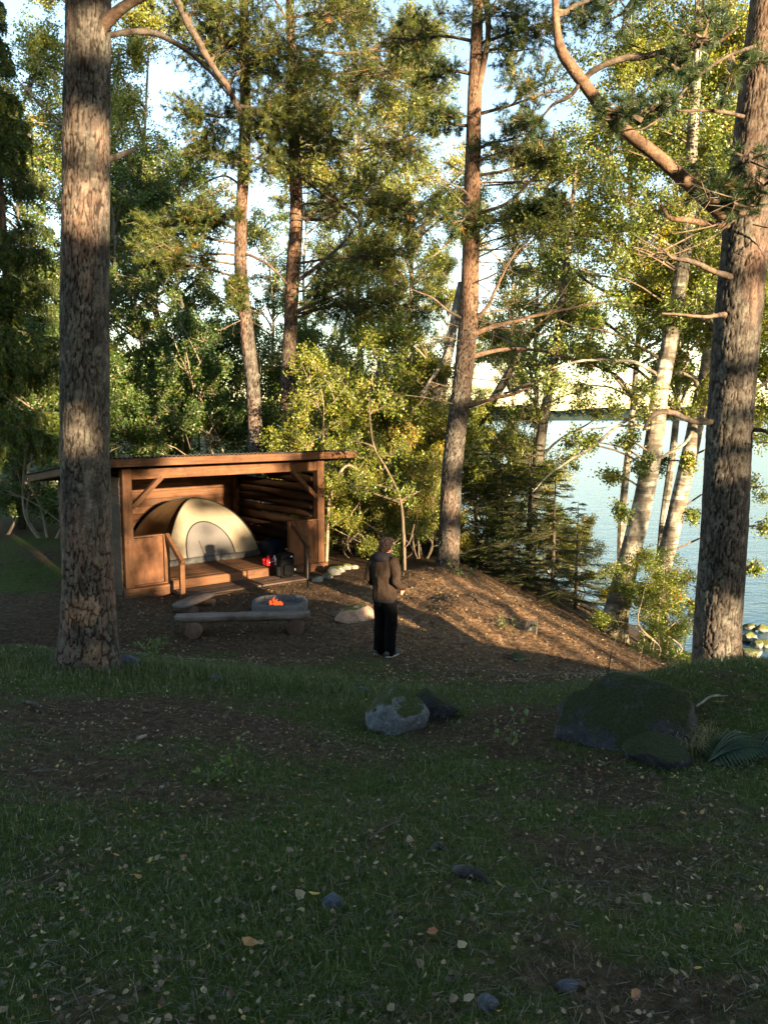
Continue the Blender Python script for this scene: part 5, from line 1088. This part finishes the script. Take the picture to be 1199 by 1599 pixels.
for q, ((px, py, r), lab) in enumerate(zip([(1168, 1028, .33), (1167, 1000, .26), (1170, 982, .20), (1197, 1008, .24), (1182, 1048, .12), (1180, 1008, .2), (1196, 1062, .2), (1190, 985, .2)], SHR_L)):
    stone('shore_rock', lab, px, py, (r, r*.9, r*.62), 'rock_shore' if q != 6 else 'rock_dark', 60+q, 'rock', .3, q, .25, 4, 'rocks at the waterline', z=.02)
# dead root pieces in the foreground
def gnarl(name, label, pts, rad, seed, mat='bark_dead', cat='root'):
    g = [np.array(G(a, b)) + np.array([0, 0, h]) for a, b, h in pts]; V, F = tube(g, rad, 14, 40); V = V + (fbm(V*40, 3, seed)*.012)[:, None]*rand_dir(np.random.default_rng(1), 1)
    c = g[0].copy(); return solo(name, V, F, M[mat], tuple(c), label, cat, None, None, True)
simple_bark('root_dark', (.02, .018, .018), (.055, .05, .05), (.13, .125, .13))
gnarl('tree_root', 'dark gnarled root poking out of the ground in the foreground', [(708, 1352, -.01), (720, 1368, .02), (745, 1376, .025), (775, 1384, -.02)], [.012, .026, .024, .010], 3, 'root_dark')
gnarl('tree_root', 'short mossy root stub just above the gnarled root', [(668, 1330, -.02), (685, 1326, .015), (702, 1334, -.02)], [.012, .02, .012], 4, 'root_dark')
gnarl('fallen_branch', 'small fallen branch lying in the grass left of the pine', [(38, 1100, .02), (55, 1108, .04), (72, 1117, .01)], [.012, .014, .008], 5, 'bark_dark', 'branch')
gnarl('fallen_branch', 'thin fallen stick slanting across the foreground leaves', [(575, 1318, .02), (600, 1302, .03), (618, 1290, .02)], [.005, .006, .004], 6, 'bark_dark', 'branch')
gnarl('fallen_branch', 'grey stick lying beside the trodden path', [(215, 1158, .02), (228, 1153, .02)], [.012, .01], 7, 'bark_dead', 'branch')
gnarl('fallen_branch', 'bleached stick on the bank top below the right pine', [(1085, 1110, .03), (1110, 1098, .05), (1135, 1092, .03)], [.008, .009, .005], 8, 'bark_dead', 'branch')
for q, (a, lab) in enumerate([([(700, 915), (725, 925), (750, 945), (775, 975), (800, 990), (830, 1012)], 'long root shape standing for the light streak down the slope from the middle pine'), ([(640, 918), (668, 922), (700, 940), (722, 962)], 'root shape standing for a light streak across the rise behind the person'), ([(715, 1002), (745, 1010), (790, 1042), (825, 1052)], 'half buried root shape standing for a light streak low on the slope'), ([(790, 930), (850, 945), (900, 965)], 'added root shape under the spruce thicket')]):
    c = catmull([G(x, y) for x, y in a], 60); rg = np.random.default_rng(q); c[:, 0] += .10*fbm(np.stack([c[:, 0]*2, c[:, 1]*2, c[:, 0]*0], -1), 3, q); c[:, 2] = H(c[:, 0], c[:, 1]) - .018 + .030*fbm(np.stack([c[:, 0]*3, c[:, 1]*3, c[:, 0]*0+q], -1), 2, q)
    V, F = tube(c, np.linspace(.036, .010, 60)*(1 + .25*fbm(c*5, 2, 3)), 9); solo('tree_root', V, F, M['twig' if q < 3 else 'bark_dark'], tuple(c[0]), lab, 'root', None, None, True)  # tubes shaped as roots, mostly standing in for sunlit streaks
# little board on a stake
g = G(832, 990); stk = thing('marker_board', 'small weathered grey board leaning on a thin stake on the slope', 'board', tuple(g))
lp('stake', cbox(-.008, .008, -.008, .008, -.15, .26, .003), 'stake_wood', stk, (.05, 0, 0)); lp('board', cbox(-.11, .07, -.010, .010, .02, .19, .004), 'root_dark', stk, (-.05, -.03, .04), (.25, .12, .2))
# thin bare twigs by the big boulder
def twig_plant(label, px, py, h, seed, lean=.1):
    rng = np.random.default_rng(seed); g = G(px, py); L = [(0, 0, -.1), (rng.normal()*.02, 0, h*.3), (lean*h*.5, 0, h*.65), (lean*h, 0, h)]; st = []
    c = catmull(L, 9); st.append((c[:-1], c[1:], np.linspace(.009, .004, 8), np.linspace(.008, .003, 8))); m = 6; s0 = c[rng.integers(2, 8, m)]; s1 = s0 + nrm(rand_dir(rng, m)+[0, 0, .8])*h*.18; st.append((s0, s1, np.full(m, .004), np.full(m, .002)))
    V, F = sticks_mesh(st); o = link('bare_twig', mk_mesh('bare_twig', V, F), M['bark_dark']); o.location = g; return tag(o, label, 'twig')
twig_plant('thin dark bare twig standing before the leaning birch', 944, 1062, .55, 3, .25); twig_plant('dark bare twig right of the birch foot', 998, 1045, .35, 4, .1)
# herbs
def herb(name, label, px, py, h, nst, nlf, leaf, seed, mat='leaf_green', spread=.06, col=(1.3, 1.3, 1, 1), cat='plant'):
    rng = np.random.default_rng(seed); g = G(px, py); root = thing(name, label, cat, tuple(g)); st, LV, LT = [], [], []
    for s in range(nst):
        b = np.array([rng.normal()*spread*.5, rng.normal()*spread*.5, -.03]); e = b + np.array([rng.normal()*spread, rng.normal()*spread, h*rng.uniform(.7, 1.1)]); c = catmull([b, (b+e)/2 + rng.normal(size=3)*.015, e], 6); st.append((c[:-1], c[1:], np.full(5, .003), np.full(5, .002)))
        u = rng.uniform(.25, 1, nlf)[:, None]; p = b + (e-b)*u + rng.normal(size=(nlf, 3))*np.array([leaf*.7, leaf*.7, .01]); LV.append(leaf_quads(rng, p, leaf, 1.0))
    V, F = sticks_mesh(st); link('stem', mk_mesh('stem', V, F), M['twig'], root); v, f = join(LV); o = link('leaves', mk_mesh('leaves', v, f[0], {'tone': ('FACE', np.repeat(np.clip(rng.normal(.55, .15, nst*nlf), 0, 1), 2))}), M[mat], root); o.color = col
    return root
herb('seedling', 'small bright green seedling right of the mossy stones', 775, 1165, .30, 3, 9, .05, 3)
herb('herb', 'leafy green herb in the middle of the grass slope', 330, 1215, .16, 4, 10, .035, 4); herb('herb', 'thin upright green herb right of the leafy one', 368, 1200, .24, 2, 12, .03, 5)
herb('herb', 'tall thin weed before the shelter sill', 224, 1010, .62, 1, 8, .035, 6, spread=.02); herb('herb', 'clump of green weeds right of the left pine foot', 240, 1030, .28, 7, 14, .04, 7, spread=.16); herb('herb', 'weeds on the shaded ground before the log bench', 262, 1012, .26, 5, 12, .04, 8, spread=.12)
herb('herb', 'low green herb far down left in the grass', 112, 1408, .06, 4, 8, .03, 9, spread=.05); herb('herb', 'green sprig by the marker board on the slope', 800, 985, .22, 5, 10, .05, 10, spread=.14); herb('herb', 'leafy sprig in the dark under the spruces', 725, 905, .35, 5, 9, .06, 11, spread=.2)
# fern
def make_fern(px, py, label, seed, l0, l1, nf=11):
    rng = np.random.default_rng(seed); fg_ = G(px, py); fern = thing('fern', label, 'fern', tuple(fg_))
    for q in range(nf):
        a = q*2*math.pi/nf + rng.normal()*.2; L = rng.uniform(l0, l1); d = np.array([math.cos(a), math.sin(a), 0]); t = np.linspace(0, 1, 26)
        c = d*L*t[:, None]*.95 + np.array([0, 0, 1])*(L*(.95*t - .80*t*t))[:, None]; sd = np.cross(d, [0, 0, 1.]); V, F, n = [], [], 0
        V0, F0 = tube(c, np.linspace(.005, .0015, 26), 4); V.append((V0, F0)); pv, pq = [], []
        for k in range(2, 25):
            ln = L*.30*math.sin(min(1, t[k]*1.25+.12)*math.pi)**.8 + .008
            for s in (-1, 1):
                b = c[k]; e = b + sd*s*ln + d*ln*.35 - np.array([0, 0, ln*.25]); wv = d*ln*.040 + np.array([0, 0, .001]); m = (b+e)/2; n0 = len(pv); pv += [b, m + wv*1.2, e, m - wv*1.2]; pq.append([n0, n0+1, n0+2, n0+3])
        V.append((np.array(pv), np.array(pq))); vv, ff = join(V); nf = sum(len(x) for x in ff); link('frond', mk_mesh('frond', vv, ff, {'tone': ('FACE', rng.uniform(.2, .8, nf))}), M['fern_leaf'], fern)
make_fern(1105, 1190, 'wide dark green fern spreading over the right bank', 8, .32, .50)
make_fern(1180, 1180, 'dark fern at the right picture edge on the bank', 9, .28, .45, 9)
make_fern(1060, 1160, 'small fern right behind the mossy stone', 10, .2, .32, 8)
# ================================================================== ground cover
def sample_ground(rng, n, y0, y1, p=1.3, side=.70):
    u = rng.uniform(0, 1, n); e = 1 - p + 1; y = (y0**e + u*(y1**e - y0**e))**(1/e) if abs(e) > 1e-6 else y0*(y1/y0)**u
    x = rng.uniform(-1, 1, n)*(side*y + .5); return x, y
rng = np.random.default_rng(99)
def blades(rng, x, y, h, w, tone, flop=.7):
    n = len(x); b = np.stack([x, y, H(x, y) - .005], -1); a = rng.uniform(0, 6.283, n); d = np.stack([np.cos(a), np.sin(a), np.zeros(n)], -1); s = np.stack([-np.sin(a), np.cos(a), np.zeros(n)], -1)*(w/2)[:, None]
    a2 = rng.uniform(-.6, .6, n); k = flop*rng.uniform(.3, 1.25, n)[:, None]; up = np.array([0, 0, 1.]); hh = h[:, None]
    m = b + up*hh*.55 + d*hh*k*.28; t = b + up*hh*np.clip(1 - k*.55, .12, 1) + d*hh*k*.95
    V = np.stack([b - s, b + s, m + s*.8, m - s*.8, t], 1).reshape(-1, 3); i = np.arange(n)[:, None]*5
    return V, [np.concatenate([i + np.array([[2, 4, 3]])]), i + np.array([[0, 1, 2, 3]])], np.concatenate([tone, tone])
x, y = sample_ground(rng, 290000, 1.25, 13.5, 1.45); g = grass_field(x, y); patch = .5 + .5*n2(x, y, 5, 2, 77)
keep = rng.uniform(0, 1, len(x)) < np.clip(g*1.25 - .18, 0, 1)*np.clip(.25 + patch*1.1, 0, 1); x, y, g, patch = x[keep], y[keep], g[keep], patch[keep]
tall = np.exp(-(((x + 1.9)/1.6)**2 + ((y - 7.7)/.9)**2)) + .6*np.exp(-(((x - .2)/.7)**2 + ((y - 7.4)/.35)**2)) + .5*np.exp(-(((x-3.0)/1)**2 + ((y-6.8)/.6)**2))
h = (.018 + .036*g*rng.uniform(.3, 1.4, len(x)) + .11*tall*rng.uniform(.2, 1.3, len(x))); w = .0016 + .0004*y
tone = np.clip(rng.normal(.38, .2, len(x)) + (rng.uniform(0, 1, len(x)) < .10)*.5, 0, 1)
V, F, T_ = blades(rng, x, y, h, w*np.ones(len(x)), tone, .85); n_ = len(x)
me = mk_mesh('grass', V, F, {'tone': ('FACE', T_)}); o = link('grass', me, M['grass']); tag(o, 'short dark green grass covering the foreground slope', 'grass', None, 'stuff'); print('grass', n_)
# straw and needles lying about
x, y = sample_ground(rng, 52000, 1.25, 13, 1.4); keep = rng.uniform(0, 1, len(x)) < .35 + .65*(1-grass_field(x, y)); x, y = x[keep], y[keep]; n = len(x)
a = rng.uniform(0, 6.283, n); L = rng.uniform(.02, .075, n)[:, None]; d = nrm(np.stack([np.cos(a), np.sin(a), rng.normal(0, .22, n)], -1)); s = np.stack([-np.sin(a), np.cos(a), rng.normal(0, .4, n)], -1)*(.0006 + .00024*y)[:, None]
c = np.stack([x, y, H(x, y) + rng.uniform(.004, .03, n)], -1); bend = np.array([0, 0, 1.])*L*.12
V = np.stack([c - d*L/2 - s, c - d*L/2 + s, c + bend + s, c + d*L/2 + s, c + d*L/2 - s, c + bend - s], 1).reshape(-1, 3); i = np.arange(n)[:, None]*6
o = link('dry_straw', mk_mesh('dry_straw', V, i + np.array([[0, 1, 3, 4]]), {'tone': ('FACE', rng.uniform(0, 1, n)**2.0)}), M['straw']); tag(o, 'dry straw and pine needles scattered over the slope', 'straw', None, 'stuff')
# fallen leaves
def leaf_litter(rng, x, y, size):
    n = len(x); N = nrm(np.stack([rng.normal(0, .38, n), rng.normal(0, .38, n), np.ones(n)], -1)); a = nrm(np.cross(N, rand_dir(rng, n))); b = np.cross(N, a); L = (size*rng.uniform(.55, 1.2, n))[:, None]; W = L*rng.uniform(.28, .42, n)[:, None]; cu = rng.normal(0, .16, n)[:, None]*L
    p = np.stack([x, y, H(x, y)], -1) + np.array([0, 0, .006]) + N*.012 + np.abs(cu)*np.array([0, 0, .6])
    V = np.stack([p - a*L/2 + N*cu, p - a*L*.2 + b*W, p + a*L*.2 + b*W*.8, p + a*L*.55 + N*cu, p + a*L*.2 - b*W*.8, p - a*L*.2 - b*W, p - a*L*.1 - N*L*.07, p + a*L*.15 - N*L*.07], 1).reshape(-1, 3); k = np.arange(n)[:, None]*8
    T = [k + np.array([q]) for q in ([0, 6, 1], [1, 6, 7], [1, 7, 2], [2, 7, 3], [3, 7, 4], [4, 7, 6], [4, 6, 5], [5, 6, 0])]
    return V, np.concatenate(T, 1).reshape(-1, 3), n
x1_, y1_ = sample_ground(rng, 19000, 1.25, 10.5, 1.35); cl = .5 + .5*n2(x1_, y1_, 1.1, 3, 55); k1 = rng.uniform(0, 1, len(x1_)) < np.clip(cl*1.5 - .15, .05, 1)*np.clip(1.15 - .6*grass_field(x1_, y1_), .2, 1)
x2_ = rng.uniform(-4.5, 6, 20000); y2_ = rng.uniform(8.3, 14.5, 20000); k2 = rng.uniform(0, 1, 20000) < np.clip(.75 - .6*grass_field(x2_, y2_) + .3*n2(x2_, y2_, 1.2, 2, 9), 0, 1)*np.where(x2_ > 0, 1, .45)
x = np.concatenate([x1_[k1], x2_[k2]]); y = np.concatenate([y1_[k1], y2_[k2]])
V, F, n = leaf_litter(rng, x, y, np.where(y < 8, rng.uniform(.014, .031, len(y)), .034)); tone = np.clip(rng.beta(1.5, 1.7, n)*.93, 0, 1); tone = np.where(rng.uniform(0, 1, n) < .06, rng.uniform(.9, 1, n), tone)
o = link('leaf_litter', mk_mesh('leaf_litter', V, F, {'tone': ('FACE', np.repeat(tone, 8))}), M['litter']); tag(o, 'fallen birch leaves strewn over the slope', 'leaves', None, 'stuff')
# the leaves that show largest, one by one
def big_leaf(label, px, py, size, tone, seed, group=None):
    r2 = np.random.default_rng(seed); g = G(px, py); V, F, n = leaf_litter(r2, np.array([g[0]]), np.array([g[1]]), np.array([size])); V[:, 2] += .012; c = V.mean(0)
    o = link('fallen_leaf', mk_mesh('fallen_leaf', V - c, F, {'tone': ('FACE', np.full(8, tone))}), M['litter']); o.location = c; return tag(o, label, 'leaf', group)
big_leaf('yellow triangular leaf beside the smooth bluish stone', 490, 1410, .055, 1.0, 1)
big_leaf('orange pointed leaf left of centre near the bottom', 391, 1486, .06, .95, 2); big_leaf('red brown leaf lying near the lower right corner', 988, 1562, .055, .92, 3); big_leaf('large pale leaf low in the middle of the foreground', 722, 1490, .055, .82, 4); big_leaf('red brown leaf right of the fern bank edge', 676, 1468, .05, .93, 5)
r3 = random.Random(4)
for q in range(30):
    big_leaf('pale curled birch leaf lying in the shaded foreground', r3.uniform(420, 1180), r3.uniform(1290, 1590), r3.uniform(.028, .042), r3.uniform(.5, .8), 100+q, 'pale leaves in the foreground')
# dry grass tuft hanging over the bank
x = rng.normal(2.0, .10, 260); y = rng.normal(5.05, .08, 260); V, F, T_ = blades(rng, x, y, rng.uniform(.12, .26, 260), np.full(260, .004), np.clip(rng.normal(.95, .08, 260), 0, 1), 1.3)
o = link('dry_grass_tuft', mk_mesh('dry_grass_tuft', V, F, {'tone': ('FACE', T_)}), M['grass']); tag(o, 'pale dry grass tuft hanging below the fern', 'grass tuft')
# ================================================================== the unseen wood behind the photographer, laid out to shade the scene
e_s = np.array([math.sin(SUN_AZ), math.cos(SUN_AZ)]); e_a = np.array([-e_s[1], e_s[0]]); TEL = math.tan(SUN_EL)
def sun_az(p): return float(p[0]*e_a[0] + p[1]*e_a[1])
def sun_h(p, s=22.0): return float(p[2] + (s - (p[0]*e_s[0] + p[1]*e_s[1]))*TEL)
rng = np.random.default_rng(7); S0 = 22.0
A_, H_, S_, Z_ = [], [], [], []
def foliage(n, a0, a1, h0, h1, size, ds=3.0):
    A_.append(rng.uniform(a0, a1, n)); H_.append(rng.uniform(h0, h1, n)); S_.append(S0 + rng.uniform(-ds, ds, n)); Z_.append(np.full(n, size))
foliage(11000, -22, .2, 5, 22, .8, 5); foliage(2200, .2, 4.4, 14.5, 22, .8, 5)       # closed wood to the left
foliage(9500, .0, 4.3, 6.8, 14.8, .36)                                             # its edge
foliage(3000, 4.0, 6.4, 6.9, 8.12, .30, 1.0)                                       # low scrub on the brow
cl_a, cl_h = rng.uniform(4.3, 26, 90), rng.uniform(8.2, 24, 90); k = rng.integers(0, 90, 2600)   # scattered boughs added to dapple the sun
A_.append(cl_a[k] + rng.normal(0, .45, 2600)); H_.append(cl_h[k] + rng.normal(0, .22, 2600)); S_.append(S0 + rng.uniform(-3, 3, 2600)); Z_.append(np.full(2600, .42))
for (c0, c1, ra, rh, n) in [(7.2, 8.75, .42, .62, 420), (7.2, 9.62, .5, .07, 60), (7.2, 9.95, .5, .06, 50), (7.2, 10.4, .5, .08, 60), (7.25, 11.3, .4, .07, 40), (sun_az(G(40, 870)), sun_h(G(40, 870)), .9, .45, 420), (sun_az(G(20, 830)), sun_h(G(20, 830)), .9, .4, 420), (9.4, 8.15, .5, .28, 160), (9.4, 9.0, .5, .2, 90), (9.5, 9.9, .4, .25, 90), (9.5, 11.0, .5, .3, 90), (6.11, 8.78, .24, .17, 90), (5.0, 9.3, .25, .7, 60), (6.3, 9.75, .7, .12, 60), (4.6, 10.0, .5, .15, 50), (6.6, 8.9, .25, .3, 40), (8.55, 7.5, .10, .3, 30)]:  # unseen leaf clusters added to block the sun from chosen spots
    q = rand_dir(rng, n)*rng.uniform(0, 1, (n, 1))**.4; A_.append(c0 + q[:, 0]*ra); H_.append(c1 + q[:, 2]*rh); S_.append(S0 + rng.uniform(-.8, .8, n)); Z_.append(np.full(n, .26))
for q in range(34):                                                                 # unseen leafy sprays added to dapple the shelter
    n = 26; c0, c1, rq = rng.uniform(3.5, 8.0), rng.uniform(8.3, 10.2), rng.uniform(.10, .24); w = rand_dir(rng, n)*rng.uniform(0, 1, (n, 1))**.5
    A_.append(c0 + w[:, 0]*rq*1.2); H_.append(c1 + w[:, 2]*rq*.8); S_.append(S0 + rng.uniform(-.8, .8, n)); Z_.append(np.full(n, .17))
a, hh, s, size = map(np.concatenate, (A_, H_, S_, Z_)); zz = hh + (s - S0)*TEL; keep = np.ones(len(a), bool)
for (pt, ra, rh) in [(P(137, 325, 7.55), .45, .30), (P(137, 225, 7.55), .4, .18), (P(110, 680, 7.55), .18, .18), (P(125, 960, 7.55), .08, .05), (P(125, 1022, 7.55), .05, .05), (P(150, 60, 7.55), .3, .2), (P(60, 620, 20), .5, .4), (P(40, 400, 22), .7, .6), (P(160, 600, 25), .8, .8), (P(601, 935, 10.9), .28, .16)]:  # gaps opened in the leaves so sun reaches these spots
    keep &= ((a - sun_az(pt))/(ra+.05))**2 + ((hh - sun_h(pt))/(rh+.05))**2 > rng.uniform(.72, 1.05, len(a))
for q in range(18):
    keep &= ((a - rng.choice([1.25, 1.4, 2.5, 2.65]))/rng.uniform(.15, .25))**2 + ((hh - rng.uniform(11., 19))/rng.uniform(.15, .4))**2 > 1
keep &= ~((a > 3.35) & (a < 4.7) & (hh > 8.35) & (hh < 10.3) & (rng.uniform(0, 1, len(a)) > .10))    # the shelter's left end catches the sun
xy = a[:, None]*e_a + s[:, None]*e_s; keep &= zz > H(xy[:, 0], xy[:, 1]) + .05
p = np.concatenate([xy, zz[:, None]], 1)[keep]; size = size[keep]
# unseen roof of leaves added over the viewpoint to darken the foreground
N4 = 3600; a4 = rng.uniform(-18, 4.4, N4); s4 = rng.uniform(-9, 18, N4); xy4 = a4[:, None]*e_a + s4[:, None]*e_s; z4 = np.maximum(13.2 + .16*s4, CAMZ + 3.2 + .62*xy4[:, 1]) + rng.uniform(0, 6, N4)
a5 = rng.uniform(4.4, 16, 2000); s5 = rng.uniform(-6, 16, 2000); xy5 = a5[:, None]*e_a + s5[:, None]*e_s; z5 = 19.5 + .2*s5 + rng.uniform(0, 4, 2000)
p = np.vstack([p, np.concatenate([xy4, z4[:, None]], 1), np.concatenate([xy5, z5[:, None]], 1)]); size = np.concatenate([size, np.full(N4 + 2000, .72)])
V, F = leaf_quads(rng, p, size[:, None] if False else 1.0, .1); c4 = p.repeat(4, 0); V = c4 + (V - c4)*size.repeat(4)[:, None]
wood_leaf = mk_mesh('foliage', V, F, {'tone': ('FACE', np.repeat(rng.uniform(.2, .8, len(p)), 2))})
tr = []
for q in range(26):
    aa = rng.uniform(-20, 24) if q > 9 else rng.uniform(-14, 4); ss = rng.uniform(18, 34); aa = aa if (aa < .8 or aa > 10.5) else aa + 9.5; b = aa*e_a + ss*e_s; g = Hs(b[0], b[1])
    if g < .6: continue
    tr.append(tube([(b[0], b[1], g-.3), (b[0]+rng.normal()*.3, b[1], g+6), (b[0]+rng.normal()*.6, b[1], g+14)], [.22, .18, .06], 10, 14))
for aa, w_ in ((7.3, .07), (7.55, .09), (7.92, .08), (8.2, .06), (8.5, .09), (8.78, .06), (9.15, .13), (9.6, .07), (10.1, .12), (11.2, .15), (6.75, .07), (12.6, .14)):  # unseen thin trunks added to throw shadow bands on the slope
    ss = 16 + rng.uniform(-2, 6); b = aa*e_a + ss*e_s; g = Hs(b[0], b[1]); tr.append(tube([(b[0], b[1], g-.3), (b[0]+rng.normal()*.15, b[1], g+3), (b[0]+rng.normal()*.4, b[1], g+8)], [w_, w_*.8, w_*.3], 10, 14))
V, F, at_ = plain_trunk(tr); wd = link('wood', mk_mesh('wood', V, F, at_), M['bark_dark']); tag(wd, 'unseen wood behind the viewpoint with leaves and trunks added to shade the scene', 'wood', None, 'stuff')
fo = link('foliage', wood_leaf, M['leaf_green'], wd); fo['kind'] = 'stuff'

print('TRIS', sum(sum(len(p.vertices)-2 for p in m.polygons) if len(m.polygons) < 3000 else len(m.loops)-2*len(m.polygons) for m in bpy.data.meshes))
